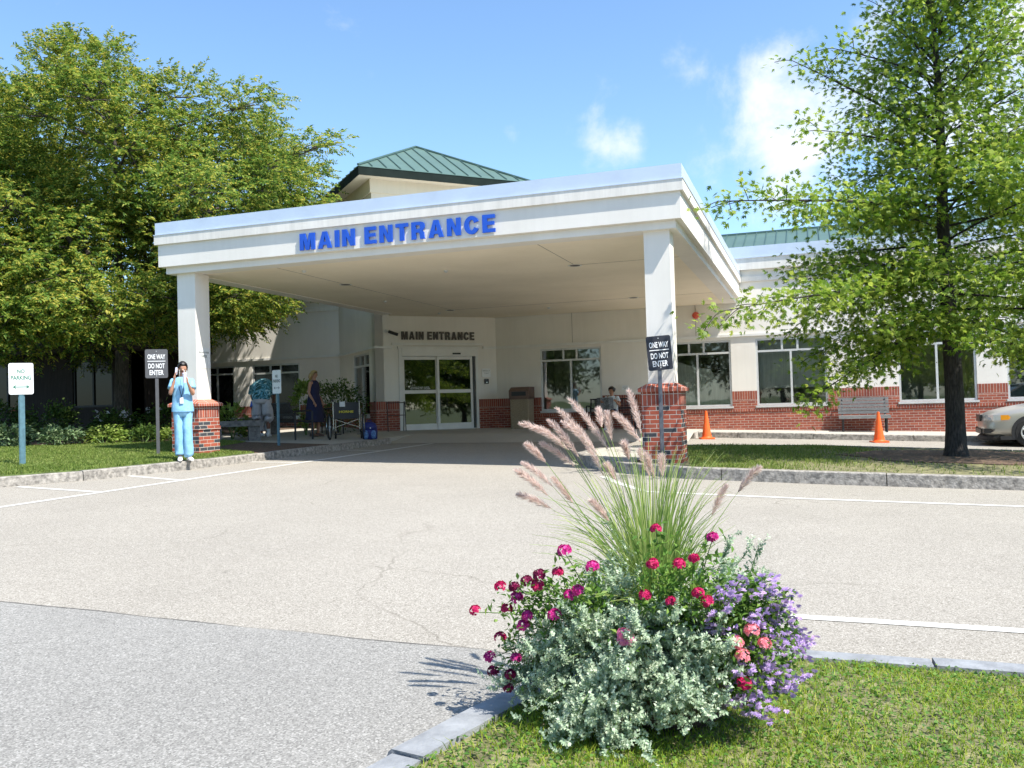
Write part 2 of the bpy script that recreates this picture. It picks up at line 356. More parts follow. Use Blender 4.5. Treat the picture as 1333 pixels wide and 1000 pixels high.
def dup(root, loc, rz=0, label=None, name=None):
    r = root.copy(); C.objects.link(r); r.location = loc; r.rotation_euler = (0, 0, rz)
    if label: r['label'] = label
    def rec(src, dst):
        for ch in list(src.children):
            if ch.name.startswith('~'): continue
            c = ch.copy(); C.objects.link(c); c.parent = dst; rec(ch, c)
    kids = list(root.children)
    for ch in kids:
        c = ch.copy(); C.objects.link(c); c.parent = r; rec(ch, c)
    return r
def textmb(txt, T, w=None, h=None, depth=.01, bold=.0, align='CENTER', sp=1.0):
    """lettering polygons mapped by T(u, v, d); u,v centred unless align LEFT"""
    cu = bpy.data.curves.new('t', 'FONT'); cu.body = txt; cu.size = 1; cu.extrude = .5; cu.offset = bold; cu.space_character = sp
    cu.resolution_u = 4
    o = bpy.data.objects.new('t', cu); C.objects.link(o); bpy.context.view_layer.update()
    me = bpy.data.meshes.new_from_object(o.evaluated_get(bpy.context.evaluated_depsgraph_get()))
    P = np.array([v.co[:] for v in me.vertices]); F = [tuple(p.vertices) for p in me.polygons]
    bpy.data.objects.remove(o); bpy.data.curves.remove(cu)
    mn, mx = P.min(0), P.max(0); sx = (w/(mx[0]-mn[0])) if w else None; sy = (h/(mx[1]-mn[1])) if h else None
    sx = sx or sy; sy = sy or sx
    P[:, 0] = (P[:, 0]-(mn[0]+mx[0])/2)*sx; P[:, 1] = (P[:, 1]-(mn[1]+mx[1])/2)*sy
    P[:, 2] = (P[:, 2]+.5)*depth
    b = MB(); b.add([T(*p) for p in P], F); bpy.data.meshes.remove(me); return b
def rrect(w, h, r, n=4):
    out = []
    for cx, cy, a0 in ((w/2-r, h/2-r, 0), (-w/2+r, h/2-r, 90), (-w/2+r, -h/2+r, 180), (w/2-r, -h/2+r, 270)):
        for i in range(n+1):
            a = radians(a0+90*i/n); out.append((cx+r*cos(a), cy+r*sin(a)))
    return out
def frameT(origin, ux, un):
    """u along ux (xy dir), v up, d along outward normal un"""
    def T(u, v, d=0): return (origin[0]+ux[0]*u+un[0]*d, origin[1]+ux[1]*u+un[1]*d, origin[2]+v)
    return T
SKYSTR, SUNSTR, EXPO = .145, 4.2, 1.07
PLUMES= [((-1.13, 3.392, 1.23), (-0.96, 3.424, 1.15)), ((-0.96, 3.536, 1.33), (-0.79, 3.525, 1.11)), ((-0.99, 3.454, 1.29), (-0.82, 3.468, 1.09)), ((-1.06, 3.564, 1.24), (-0.92, 3.545, 1.08)), ((-1.1, 3.574, 1.14), (-0.94, 3.552, 1.04)), ((-1.08, 3.311, 1.15), (-1.01, 3.368, 1.07)), ((-1.12, 3.286, 1.05), (-1.0, 3.35, 0.94)), ((-1.22, 3.674, 1.05), (-1.06, 3.622, 0.95)), ((-1.0, 3.402, 1.01), (-0.92, 3.431, 0.9)), ((-1.15, 3.39, 0.94), (-1.01, 3.423, 0.88)), ((-0.88, 3.748, 1.28), (-0.85, 3.674, 1.2)), ((-0.79, 3.501, 1.27), (-0.77, 3.501, 1.15)), ((-0.73, 3.673, 1.36), (-0.67, 3.621, 1.17)), ((-0.76, 3.504, 1.26), (-0.65, 3.503, 1.14)), ((-0.94, 3.58, 1.21), (-0.82, 3.556, 1.0)), ((-0.69, 3.351, 1.15), (-0.68, 3.396, 1.08)), ((-0.67, 3.578, 1.11), (-0.63, 3.555, 1.0)), ((-0.6, 3.688, 1.08), (-0.59, 3.632, 0.99)), ((-0.19, 3.526, 1.04), (-0.28, 3.518, 0.94)), ((-0.33, 3.628, 0.96), (-0.39, 3.59, 0.84)), ((-0.82, 3.596, 1.05), (-0.77, 3.567, 0.98)), ((-0.82, 3.31, 0.93), (-0.76, 3.367, 0.84)), ((-1.02, 3.636, 1.23), (-0.86, 3.595, 1.1)), ((-1.12, 3.558, 1.21), (-0.96, 3.54, 1.11)), ((-0.62, 3.422, 1.1), (-0.59, 3.445, 1.0))]
FL= [(-1.33, 3.354, 0.47), (-1.17, 3.226, 0.6), (-1.1, 3.186, 0.61), (-1.14, 3.208, 0.52), (-1.04, 3.155, 0.51), (-0.92, 3.11, 0.53), (-1.18, 3.233, 0.4), (-1.1, 3.182, 0.34), (-1.22, 3.254, 0.26), (-1.13, 3.197, 0.27), (-1.14, 3.202, 0.22), (-1.04, 3.159, 0.64), (-0.98, 3.132, 0.67), (-0.99, 3.136, 0.63), (-0.76, 3.067, 0.72), (-0.82, 3.08, 0.63), (-0.85, 3.088, 0.61), (-0.87, 3.095, 0.77), (-0.9, 3.102, 0.69), (-1.06, 3.163, 0.47), (-1.09, 3.182, 0.57), (-0.55, 3.201, 0.84), (-0.54, 3.051, 0.74), (-0.57, 3.05, 0.63), (-0.48, 3.056, 0.61), (-0.45, 3.061, 0.74), (-0.4, 3.071, 0.76), (-0.39, 3.075, 0.64), (-0.36, 3.082, 0.61), (-0.35, 3.224, 0.81), (-0.25, 3.136, 0.32), (-0.65, 3.052, 0.49), (-0.63, 3.051, 0.47), (-1.24, 3.269, 0.31)]
SC= [(-0.26, 3.261, 0.22), (-0.06, 3.382, 0.4), (-0.28, 3.202, 0.49), (-0.17, 3.305, 0.6), (-0.22, 3.182, 0.26), (-0.12, 3.27, 0.33), (-0.12, 3.238, 0.45), (-0.16, 3.321, 0.48), (-0.06, 3.447, 0.33), (-0.19, 3.166, 0.63), (-0.1, 3.385, 0.48), (-0.09, 3.323, 0.45), (-0.24, 3.229, 0.29), (-0.22, 3.289, 0.29), (-0.24, 3.245, 0.43), (-0.34, 3.238, 0.51), (-0.23, 3.141, 0.38), (-0.27, 3.122, 0.36), (-0.19, 3.17, 0.32), (-0.19, 3.266, 0.4), (-0.3, 3.219, 0.24), (-0.2, 3.21, 0.51), (-0.31, 3.192, 0.48), (-0.22, 3.196, 0.24), (-0.33, 3.157, 0.61), (-0.15, 3.231, 0.66), (-0.36, 3.181, 0.5), (-0.09, 3.283, 0.41), (-0.1, 3.272, 0.59), (-0.13, 3.339, 0.26), (-0.29, 3.151, 0.65), (-0.12, 3.265, 0.54), (-0.27, 3.181, 0.45), (-0.18, 3.217, 0.38), (-0.29, 3.117, 0.59), (-0.2, 3.276, 0.52), (-0.14, 3.242, 0.61), (-0.18, 3.235, 0.37), (-0.08, 3.326, 0.29), (-0.25, 3.183, 0.21), (-0.11, 3.34, 0.59), (-0.27, 3.237, 0.4), (-0.23, 3.183, 0.52), (-0.3, 3.196, 0.29), (-0.28, 3.159, 0.61), (-0.15, 3.2, 0.48), (-0.21, 3.215, 0.2), (-0.13, 3.281, 0.29), (-0.29, 3.217, 0.39), (-0.27, 3.189, 0.26), (-0.27, 3.253, 0.43), (-0.07, 3.408, 0.43), (-0.12, 3.282, 0.54), (-0.14, 3.323, 0.25), (-0.21, 3.237, 0.65), (-0.09, 3.25, 0.6), (-0.12, 3.357, 0.24), (-0.07, 3.401, 0.29), (-0.24, 3.153, 0.26), (-0.33, 3.13, 0.62), (-0.2, 3.22, 0.22), (-0.28, 3.163, 0.47), (-0.26, 3.195, 0.67), (-0.06, 3.405, 0.41), (-0.15, 3.278, 0.26), (-0.25, 3.266, 0.27), (-0.23, 3.246, 0.42), (-0.35, 3.115, 0.56), (-0.2, 3.189, 0.52), (-0.2, 3.186, 0.55), (-0.27, 3.167, 0.62), (-0.25, 3.201, 0.32), (-0.22, 3.255, 0.39), (-0.1, 3.347, 0.43), (-0.06, 3.32, 0.39), (-0.1, 3.264, 0.56), (-0.33, 3.2, 0.6), (-0.31, 3.212, 0.44), (-0.11, 3.282, 0.52), (-0.21, 3.154, 0.29), (-0.3, 3.179, 0.44), (-0.07, 3.365, 0.43), (-0.17, 3.307, 0.63), (-0.07, 3.391, 0.44), (-0.14, 3.303, 0.51), (-0.19, 3.211, 0.19), (-0.17, 3.193, 0.37), (-0.24, 3.242, 0.48), (-0.17, 3.205, 0.35), (-0.19, 3.196, 0.31), (-0.1, 3.269, 0.28), (-0.31, 3.195, 0.24), (-0.22, 3.215, 0.29), (-0.3, 3.113, 0.62), (-0.16, 3.27, 0.21)]
# ------------------------------------------------------------------ ground
def sheet(name, xs, ys, zf, m, lbl=None):
    b = MB(); nx = len(xs)
    b.add([(x, y, zf(x, y)) for y in ys for x in xs], [(j*nx+i, j*nx+i+1, (j+1)*nx+i+1, (j+1)*nx+i) for j in range(len(ys)-1) for i in range(nx-1)])
    return struct(b.build(name, m, fix=False))
def offset(path, d):
    out = []
    for i, p in enumerate(path):
        a = path[max(i-1, 0)]; c = path[min(i+1, len(path)-1)]
        dx, dy = c[0]-a[0], c[1]-a[1]; l = sqrt(dx*dx+dy*dy); out.append((p[0]-dy/l*d, p[1]+dx/l*d))
    return out
def poly_sheet(name, poly, h, m, base=-.1, kind='structure'):
    b = MB(); b.prism(poly, lambda x, y: gz(x, y)+base, lambda x, y: gz(x, y)+h); o = b.build(name, m); o['kind'] = kind; return o
def kerb(name, path, w, h, m, stone=2.1, seed=0, gap=.012, rough=.006, side=1, base=-.06):
    """line of cut stones following path (outer edge), w wide to the given side"""
    rr = random.Random(seed); b = MB(); 
    seg = []; L = [0]
    for a, c in zip(path, path[1:]): L.append(L[-1]+math.dist(a, c))
    def at(s):
        s = max(0, min(L[-1]-1e-6, s))
        for i in range(len(L)-1):
            if s <= L[i+1]: 
                t = (s-L[i])/(L[i+1]-L[i]); a, c = path[i], path[i+1]
                dx, dy = (c[0]-a[0])/(L[i+1]-L[i]), (c[1]-a[1])/(L[i+1]-L[i])
                return (a[0]+(c[0]-a[0])*t, a[1]+(c[1]-a[1])*t), (-dy*side, dx*side)
    s = 0
    while s < L[-1]-.05:
        e = min(L[-1], s+stone*rr.uniform(.8, 1.2)); n = max(1, int((e-s)/.16)); dz = rr.uniform(-.006, .006); dn = rr.uniform(-.008, .008)
        vs = []
        for i in range(n+1):
            p, nn = at(s+gap/2+(e-s-gap)*i/n); g = gz(*p)
            o1 = dn+rr.uniform(-rough, rough); o2 = rr.uniform(-rough, rough)
            prof = [(o1-.012, base), (o1+rr.uniform(-rough, rough), h*.5), (o1+.004, h-.012+dz), (o1+.018, h+dz), (w+o2, h+dz), (w+o2, base)]
            vs += [(p[0]+nn[0]*u, p[1]+nn[1]*u, g+z) for u, z in prof]
        fs = [(i*6+k, i*6+k+1, (i+1)*6+k+1, (i+1)*6+k) for i in range(n) for k in range(5)]
        fs += [(0, 1, 2, 3, 4, 5), tuple(n*6+k for k in (5, 4, 3, 2, 1, 0))]
        b.add(vs, fs); s = e
    return struct(b.build(name, m))
sheet('ground', [-900, -300, -45, 45, 300, 900], [-900, -300, -30, 45, 300, 900], lambda x, y: gz(x, y)-.05, M['turf'])
sheet('road', [-45, 45], [-30, 25.2], lambda x, y: gz(x, y), M['road'])
rr = random.Random(5); edge = [(-45+i*.35, 4.12+rr.uniform(-.015, .015)+.02*sin(i*.5)) for i in range(125)]
b = MB(); pl = edge+[(-1.28, 4.05), (-1.28, -30), (-45, -30)]
b.prism(pl, lambda x, y: gz(x, y)-.02, lambda x, y: gz(x, y)+.005); struct(b.build('asphalt_lane', M['asphalt']))
b = MB(); e2 = edge+[(-1.28, 4.05)]; lo_ = [(x, y-rr.uniform(.0, .008)) for x, y in e2][::-1]; hi_ = [(x, y+rr.uniform(.001, .007)) for x, y in e2]; k_ = len(e2)
b.add([(x, y, gz(x, y)+.0065) for x, y in hi_+lo_], [(i, i+1, 2*k_-2-i, 2*k_-1-i) for i in range(k_-1)]); struct(b.build('pavement_crack', M['tarline']))
KL = [(-45, 4.6), (-20, 5.0), (-13.6, 5.9), (-11.7, 7.3), (-10.7, 9.0), (-10.15, 10.3), (-9.88, 12), (-9.78, 14), (-9.72, 16.6), (-9.7, 19.2)]
kerb('kerb', KL, .15, .145, M['granite'], seed=1)
KI = offset(KL, .15)
cut = [p for p in KI if p[1] <= 14.1]
LAWN = cut+[(-10.9, 14.35), (-11.5, 14.5), (-12.2, 16.9), (-13.6, 17.3), (-14.2, 16.1), (-15.5, 14.7), (-17, 14.2), (-45, 13.6)]
poly_sheet('lawn', LAWN, .15, M['turf'])
poly_sheet('mulch_bed', [cut[-1], KI[-2], (-12.2, 16.9), (-11.5, 14.5), (-10.9, 14.35)], .148, M['mulch'])
poly_sheet('planting_bed', [(-45, 13.6), (-17, 14.2), (-15.5, 14.7), (-14.2, 16.1), (-13.6, 17.3), (-14.9, 18.8), (-14.9, 25.2), (-45, 25.2)], .146, M['mulch'])
poly_sheet('sidewalk', [KI[-2], (KI[-1][0], 25.2), (-14.9, 25.2), (-14.9, 18.8), (-13.6, 17.3), (-12.2, 16.9)], .142, M['walk'])
b = MB(); X = [-9.9, -3.0]
def apron(x, t): 
    y0 = 19.25+(x+9.9)*.34; y = y0+(25.2-y0)*t; return (x, y, gz(x, y)+(.004 if t == 0 else .15))
xs = [-9.85+.7*i for i in range(11)]
vs = [apron(x, t) for t in (0, .28, 1) for x in xs]; n = len(xs)
b.add(vs, [(j*n+i, j*n+i+1, (j+1)*n+i+1, (j+1)*n+i) for j in range(2) for i in range(n-1)]); struct(b.build('entrance_apron', M['walk'], fix=False))
KR = [(-3.0, 22.75), (-2.98, 23.45), (1.6, 22.9), (8, 22.2), (45, 19.2)]
kerb('kerb', KR, .15, .145, M['granite'], seed=3)
ri = [(-2.84, 22.75), (-2.83, 23.58)]+offset(KR, .15)[2:]
poly_sheet('sidewalk', ri+[(45, 25.2), (-3.02, 25.2), (-3.02, 22.8)], .142, M['walk'])
# island under the oak
IS = [(45, 12.0), (6, 12.25), (.4, 12.45), (-1.7, 12.7), (-2.7, 13.25), (-3.5, 14.1), (-4.0, 15.2), (-3.9, 16.5), (-3.2, 17.4), (-2.2, 17.8), (0, 18.15), (3.5, 17.5), (45, 17)]
kerb('kerb', IS[::-1], .15, .17, M['granite'], seed=4, side=1)
II = offset(IS[::-1], .15)[::-1]
poly_sheet('island_soil', II, .16, M['soil'])
poly_sheet('island_paving', [p for p in II if p[0] < -2.5]+[(-2.55, 17.6)], .172, M['walk'])
poly_sheet('mulch_bed', [(2.3+1.75*cos(a*.35)*(1+.12*sin(a*2.3)), 15.75+1.5*sin(a*.35)*(1+.1*cos(a*1.7))) for a in range(18)], .172, M['mulch'], base=.1)
# near lawn with flush stone edging
NL = [(-1.6, -8), (-1.6, 1.9), (-1.5, 2.5), (-1.42, 2.85), (-1.33, 3.2), (-1.2, 3.62), (-1.02, 4.02), (-.72, 4.32), (-.3, 4.45), (1, 4.5), (12, 4.6)]
kerb('edging', NL, .15, .05, M['bluestone'], stone=1.0, seed=8, side=-1, rough=.004)
NI = offset(NL, -.15)
b = MB(); b.prism(NI+[(12, -8)], lambda x, y: gz(x, y)-.05, lambda x, y: gz(x, y)+.035); struct(b.build('lawn', M['soil']))
# painted markings
def stripe(path, w=.1, h=.004):
    a = offset(path, w/2); c = offset(path, -w/2)[::-1]; b = MB(); p = a+c
    b.add([(x, y, gz(x, y)+h) for x, y in p], [tuple(range(len(p)))]); return struct(b.build('road_marking', M['paint']))
stripe([(-8.8, 5.2), (-8.77, 14), (-8.72, 19.5)])
for x0, y0, x1, y1 in ((-10.45, 9.28, -8.87, 9.08), (-10.1, 10.95, -8.85, 10.62), (-9.78, 13.68, -8.83, 13.76), (-9.6, 16.9, -8.82, 16.95)):
    stripe([(x0, y0), (x1, y1)])
stripe([(-2.0, 11.0), (0, 10.8), (12, 10.4)], .11)
stripe([(-2.95, 12.75), (-2.6, 12.0), (-2.05, 11.07)], .11)
stripe([(-.9, 5.2), (.3, 5.27), (12, 5.7)], .1)
# ------------------------------------------------------------------ building
def panel(b, A, B, z0, z1, holes=(), out=0., th=.25, zf=None):
    """wall slab from A to B; outside is to the right of A->B; holes (u0,u1,z0,z1)"""
    L = math.dist(A, B); ux = ((B[0]-A[0])/L, (B[1]-A[1])/L); nx = (ux[1], -ux[0])
    H = [(max(0, a), min(L, c), max(z0, d), min(z1, e)) for a, c, d, e in holes if d < z1 and e > z0]
    us = sorted({0, L} | {h[0] for h in H} | {h[1] for h in H}); zs = sorted({z0, z1} | {h[2] for h in H} | {h[3] for h in H})
    def P(u, z, d): return (A[0]+ux[0]*u+nx[0]*d, A[1]+ux[1]*u+nx[1]*d, z)
    def solid(i, j):
        if i < 0 or j < 0 or i >= len(us)-1 or j >= len(zs)-1: return False
        um = (us[i]+us[i+1])/2; zm = (zs[j]+zs[j+1])/2
        return not any(h[0] < um < h[1] and h[2] < zm < h[3] for h in H)
    for i in range(len(us)-1):
        for j in range(len(zs)-1):
            if not solid(i, j): continue
            a, c, d, e = us[i], us[i+1], zs[j], zs[j+1]
            b.add([P(a, d, out), P(c, d, out), P(c, e, out), P(a, e, out)], [(0, 1, 2, 3)])
            b.add([P(a, d, -th), P(c, d, -th), P(c, e, -th), P(a, e, -th)], [(3, 2, 1, 0)])
            for (ni, nj, q) in ((i-1, j, [(a, d), (a, e)]), (i+1, j, [(c, e), (c, d)]), (i, j-1, [(c, d), (a, d)]), (i, j+1, [(a, e), (c, e)])):
                if not solid(ni, nj):
                    (p0, q0), (p1, q1) = q
                    b.add([P(p0, q0, out), P(p1, q1, out), P(p1, q1, -th), P(p0, q0, -th)], [(0, 1, 2, 3)])
    return b
BLD = thing('hospital_building', 'white stucco building with red brick base and a green roofed turret over the doors', 'building', (-3, 24.84, .4))
c0, c1, cL = (-11.62, 22.16), (-8.94, 24.84), (-14.30, 24.84)
WALLS = [((-21.6, 24.84), cL, [(3.97, 5.8, 1.08, 2.87), (2.0, 3.25, .5, 2.87)]),
         (cL, c0, [(1.6, 3.2, 1.08, 2.93)]),
         (c0, c1, [(.69, 3.17, .3, 3.03)]),
         (c1, (16, 24.84), [(1.39, 3.24, 1.08, 2.92), (5.06, 6.91, 1.08, 2.92), (7.57, 9.4, 1.08, 2.92), (11.15, 12.98, 1.08, 2.92), (13.66, 15.5, 1.08, 2.92), (16.4, 18.2, 1.08, 2.92), (19.4, 21.2, 1.08, 2.92)]),
         ((16, 24.84), (16, 34), []), ((16, 34), (-21.6, 34), []), ((-21.6, 34), (-21.6, 24.84), [])]
st, so, br, be, lip, cop, row = MB(), MB(), MB(), MB(), MB(), MB(), MB()
for k, (A, B, H) in enumerate(WALLS):
    panel(st, A, B, 1.49, 4.95, H); panel(so, A, B, 1.245, 1.49, H, out=.012); panel(br, A, B, -.6, 1.245, H, out=.012)
    L = math.dist(A, B); ux = ((B[0]-A[0])/L, (B[1]-A[1])/L); nx = (ux[1], -ux[0])
    T = lambda p: (A[0]+ux[0]*p[0]-nx[0]*p[1], A[1]+ux[1]*p[0]-nx[1]*p[1], p[2])
    if k == 2:
        for u0, u1, z in ((-.02, .5, 3.0), (.5, 3.35, 3.1), (3.35, L-.02, 3.0)): be.box(u0, u1, -.045, .02, z, z+.07, T)
    else: be.box(0 if k != 3 else .02, L, -.045, .02, 3.0, 3.07, T)
    # rowlock ledge under windows
    if k != 2: row.box(.03, L-.03, -.03, .02, .93, .995, T)
for k in (0, 3, 4, 5, 6):
    A, B, H = WALLS[k]
    L = math.dist(A, B); ux = ((B[0]-A[0])/L, (B[1]-A[1])/L); nx = (ux[1], -ux[0])
    T = lambda p: (A[0]+ux[0]*p[0]-nx[0]*p[1], A[1]+ux[1]*p[0]-nx[1]*p[1], p[2])
    lip.box(0, L, -.13, .1, 4.82, 5.13, T); lip.box(0, L, -.05, .1, 4.5, 4.64, T)
    cop.box(-.04, L+.04, -.16, .3, 5.13, 5.16, T); cop.box(-.02, L+.02, -.145, .3, 5.16, 5.45, T)
st.build('wall', M['white'], BLD, fix=False); so.build('soldier_course', M['soldier'], BLD, fix=False); br.build('brick_base', M['brick'], BLD, fix=False)
be.build('belt_course', M['trim'], BLD); lip.build('cornice', M['streaked'], BLD); cop.build('coping', M['flash'], BLD); row.build('brick_ledge', M['soldier'], BLD)
b = MB(); b.box(-21.4, 15.8, 25, 33.8, 4.85, 5.0); b.build('flat_roof', M['brownroof'], BLD)
b = MB(); b.box(-8.3, 15.7, 28.6, 28.8, .3, 3.3); b.box(-8.3, 15.7, 25.1, 28.6, .3, .42); b.box(-8.3, 15.7, 25.1, 28.6, 3.15, 3.3)
for x in (-8.3, -4.3, 1.2, 4.35, 10): b.box(x, x+.1, 25.1, 28.6, .42, 3.15)
b.build('interior_room', M['room'], BLD)
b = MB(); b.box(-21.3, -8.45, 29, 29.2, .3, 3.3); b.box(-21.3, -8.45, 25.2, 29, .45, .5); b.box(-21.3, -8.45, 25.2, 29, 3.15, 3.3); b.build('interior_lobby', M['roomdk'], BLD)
def added_backing(A, B, poly):  # pale panel added behind a pane to lighten its dark glass
    L = math.dist(A, B); ux = ((B[0]-A[0])/L, (B[1]-A[1])/L)
    b = MB(); n = 60
    us = sorted({u for u, z in poly}); u0, u1 = us[0], us[-1]
    b.extr(poly, lambda u, v, d: (A[0]+ux[0]*u, A[1]+.34+d, v), .03); return b.build('curtain', M['curtain'], BLD)
def window(A, B, u0, u1, z0, z1, top=(.38, .6), bot=(.5,), tz=2.57, name='window', par=None, glass='glass'):
    L = math.dist(A, B); ux = ((B[0]-A[0])/L, (B[1]-A[1])/L); nx = (ux[1], -ux[0])
    T = lambda p: (A[0]+ux[0]*p[0]-nx[0]*p[1], A[1]+ux[1]*p[0]-nx[1]*p[1], p[2])
    f = MB(); w = .055; d0, d1 = .02, .1
    f.box(u0, u0+w, d0, d1, z0, z1, T); f.box(u1-w, u1, d0, d1, z0, z1, T); f.box(u0+w, u1-w, d0, d1, z0, z0+w, T); f.box(u0+w, u1-w, d0, d1, z1-w, z1, T)
    f.box(u0+w, u1-w, d0+.003, d1, tz-w/2, tz+w/2, T)
    for q in top: u = u0+(u1-u0)*q; f.box(u-w/2, u+w/2, d0+.004, d1, tz+w/2, z1-w, T)
    for q in bot: u = u0+(u1-u0)*q; f.box(u-w/2, u+w/2, d0+.004, d1, z0+w, tz-w/2, T)
    o = f.build(name, M['alum'], par or BLD)
    g = MB(); g.add([T((u0+.02, .06, z0+.02)), T((u1-.02, .06, z0+.02)), T((u1-.02, .06, z1-.02)), T((u0+.02, .06, z1-.02))], [(0, 1, 2, 3)]); g.build('pane', M[glass], o, fix=False)
    s = MB(); s.box(u0-.03, u1+.03, -.05, .02, z0-.05, z0-.002, T); s.build('sill', M['alum'], o)
    return o
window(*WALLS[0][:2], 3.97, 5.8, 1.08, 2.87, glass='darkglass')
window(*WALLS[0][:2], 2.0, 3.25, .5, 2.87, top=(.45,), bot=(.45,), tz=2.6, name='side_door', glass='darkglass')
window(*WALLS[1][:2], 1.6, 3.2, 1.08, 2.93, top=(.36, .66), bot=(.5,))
for u0, u1, a, c, d, e in WALLS[3][2] and [(h[0], h[1], *h[2:], 0, 0) for h in WALLS[3][2]]: window(*WALLS[3][:2], u0, u1, a, c)
added_backing(*WALLS[3][:2], [(5.0, 1.0), (6.95, 1.0), (6.95, 1.4), (6.5, 1.75), (6.3, 2.15), (5.9, 2.2), (5.5, 2.35), (5.0, 2.5)])  # added panel, shaped to stand in for a whitish drape-like reflection
added_backing(*WALLS[3][:2], [(7.5, 1.55), (9.5, 1.55), (9.5, 3.0), (7.5, 3.0)])  # plain added panel that evens this window to grey
# sliding entrance door
A, B = c0, c1; L = math.dist(A, B); ux = ((B[0]-A[0])/L, (B[1]-A[1])/L); nx = (ux[1], -ux[0])
TD = lambda p: (A[0]+ux[0]*p[0]-nx[0]*p[1], A[1]+ux[1]*p[0]-nx[1]*p[1], p[2])
zb = .645
f = MB(); f.box(.69, .79, -.03, .1, zb, 3.0, TD); f.box(3.09, 3.17, -.03, .1, zb, 3.0, TD); f.box(.79, 3.09, -.05, .12, 2.78, 3.0, TD); f.box(.66, 3.2, -.06, .1, 3.0, 3.06, TD)
f.box(.69, 3.17, -.04, .14, zb-.03, zb, TD)
dr = f.build('entrance_door', M['trim'], BLD)
for u0, u1, d in ((.8, 1.9, .03), (1.86, 2.99, -.01)):
    f = MB(); w = .07
    f.box(u0, u0+w, d, d+.035, zb+.005, 2.775, TD); f.box(u1-w, u1, d, d+.035, zb+.005, 2.775, TD)
    f.box(u0+w, u1-w, d, d+.035, zb+.005, zb+.17, TD); f.box(u0+w, u1-w, d, d+.035, 2.68, 2.775, TD); f.box(u0+w, u1-w, d, d+.035, 1.7, 1.8, TD)
    f.build('sliding_leaf', M['trim'], dr)
g = MB()
for u0, u1, d in ((.85, 1.85, .05), (1.91, 2.94, .01)):
    for z0, z1 in ((zb+.15, 1.72), (1.78, 2.7)): g.add([TD((u0, d, z0)), TD((u1, d, z0)), TD((u1, d, z1)), TD((u0, d, z1))], [(0, 1, 2, 3)])
g.build('door_pane', M['glassdoor'], dr, fix=False)
b = MB(); b.box(2.35, 2.6, -.075, -.052, 2.83, 2.875, TD); b.build('door_sensor', M['black'], dr)
b = MB(); b.box(3.0, 3.05, .0, .06, zb, 2.775, TD); b.build('door_gap_jamb', M['black'], dr)
TW = frameT((A[0]+ux[0]*1.33, A[1]+ux[1]*1.33, 1.86), ux, (nx[0]*-.04, nx[1]*-.04))
def TT(cx, z, d0=.002):
    return lambda u, v, d: (A[0]+ux[0]*(cx+u)+nx[0]*(d0+d), A[1]+ux[1]*(cx+u)+nx[1]*(d0+d), z+v)
textmb('PLEASE STAND CLEAR', TT(1.35, 1.88, -.048), .55, .032, .002).build('door_lettering', M['textwhite'], dr)
textmb('AUTOMATIC DOOR', TT(1.35, 1.84, -.048), .62, .032, .002).build('door_lettering', M['textwhite'], dr)
# ceiling deck of the lobby block and turret
b = MB(); b.prism([(-11.62, 22.3), (-9, 24.9), (-14.2, 24.9)], 4.72, 4.85); b.build('lobby_roof', M['brownroof'], BLD)
TC = (-11.62, 25.26); hd = 3.1
cor = lambda r: [(TC[0], TC[1]-r), (TC[0]+r, TC[1]), (TC[0], TC[1]+r), (TC[0]-r, TC[1])]
b = MB(); b.prism(cor(hd-.003), 4.86, 7.45); b.build('turret_wall', M['cream'], BLD)
b = MB(); b.prism(cor(hd+.06), 7.45, 7.84); b.build('turret_frieze', M['cream'], BLD)
b = MB(); b.prism(cor(hd+.66), 7.84, 7.87); b.build('turret_soffit', M['cream'], BLD)
b = MB(); b.prism(cor(hd+.71), 7.83, 8.05)
b.v = b.v  # solid fascia board around the eave
fb = MB(); o_, i_ = cor(hd+.71), cor(hd+.67)
for k in range(4):
    p, q, r_, s_ = o_[k], o_[(k+1) % 4], i_[(k+1) % 4], i_[k]
    fb.prism([p, q, r_, s_], 7.8, 8.04)
fb.build('turret_fascia', M['fasciadk'], BLD)
ro = cor(hd+.73); ap = (TC[0], TC[1], 9.58)
b = MB(); b.add([(x, y, 8.045) for x, y in ro]+[ap]+[(x, y, 8.03) for x, y in ro], [(0, 1, 4), (1, 2, 4), (2, 3, 4), (3, 0, 4), (8, 7, 6, 5)]+[(k, 5+k, 5+(k+1) % 4, (k+1) % 4) for k in range(4)]); b.build('turret_roof', M['seam'], BLD)
rb = MB()
for k in range(4):
    P0, P1 = np.array((*ro[k], 8.045)), np.array((*ro[(k+1) % 4], 8.045)); AP = np.array(ap); mid = (P0+P1)/2; Lr = np.linalg.norm(P1-P0)
    n_ = 13
    for i in range(1, n_):
        t = i/n_; a = P0+(P1-P0)*t; f_ = 1-abs(2*t-1); e = a+(AP-mid)*f_*.985
        rb.tube([a+(0, 0, .02), e+(0, 0, .02)], .017, 4)
    rb.tube([P0+(0, 0, .03), AP+(0, 0, .03)], .035, 6)
rb.build('roof_seam', M['seamrib'], BLD)
# right wing green roof
b = MB(); b.add([(-9, 25.5, 5.42), (16.1, 25.5, 5.42), (16.1, 28.2, 6.42), (-9, 28.2, 6.42), (-9, 33.5, 5.42), (16.1, 33.5, 5.42)], [(0, 1, 2, 3), (3, 2, 5, 4), (0, 3, 4), (1, 5, 2)]); b.build('green_roof', M['seam'], BLD)
b = MB()
for i in range(84): x = -8.9+.3*i; b.box(x, x+.025, 0, 2.87, 0, .035, lambda p: (p[0], 25.5+p[1]*.938, 5.42+p[1]*.347+p[2]))
b.box(-9, 16.1, 28.15, 28.3, 6.38, 6.47); b.build('roof_seam', M['seamrib'], BLD)
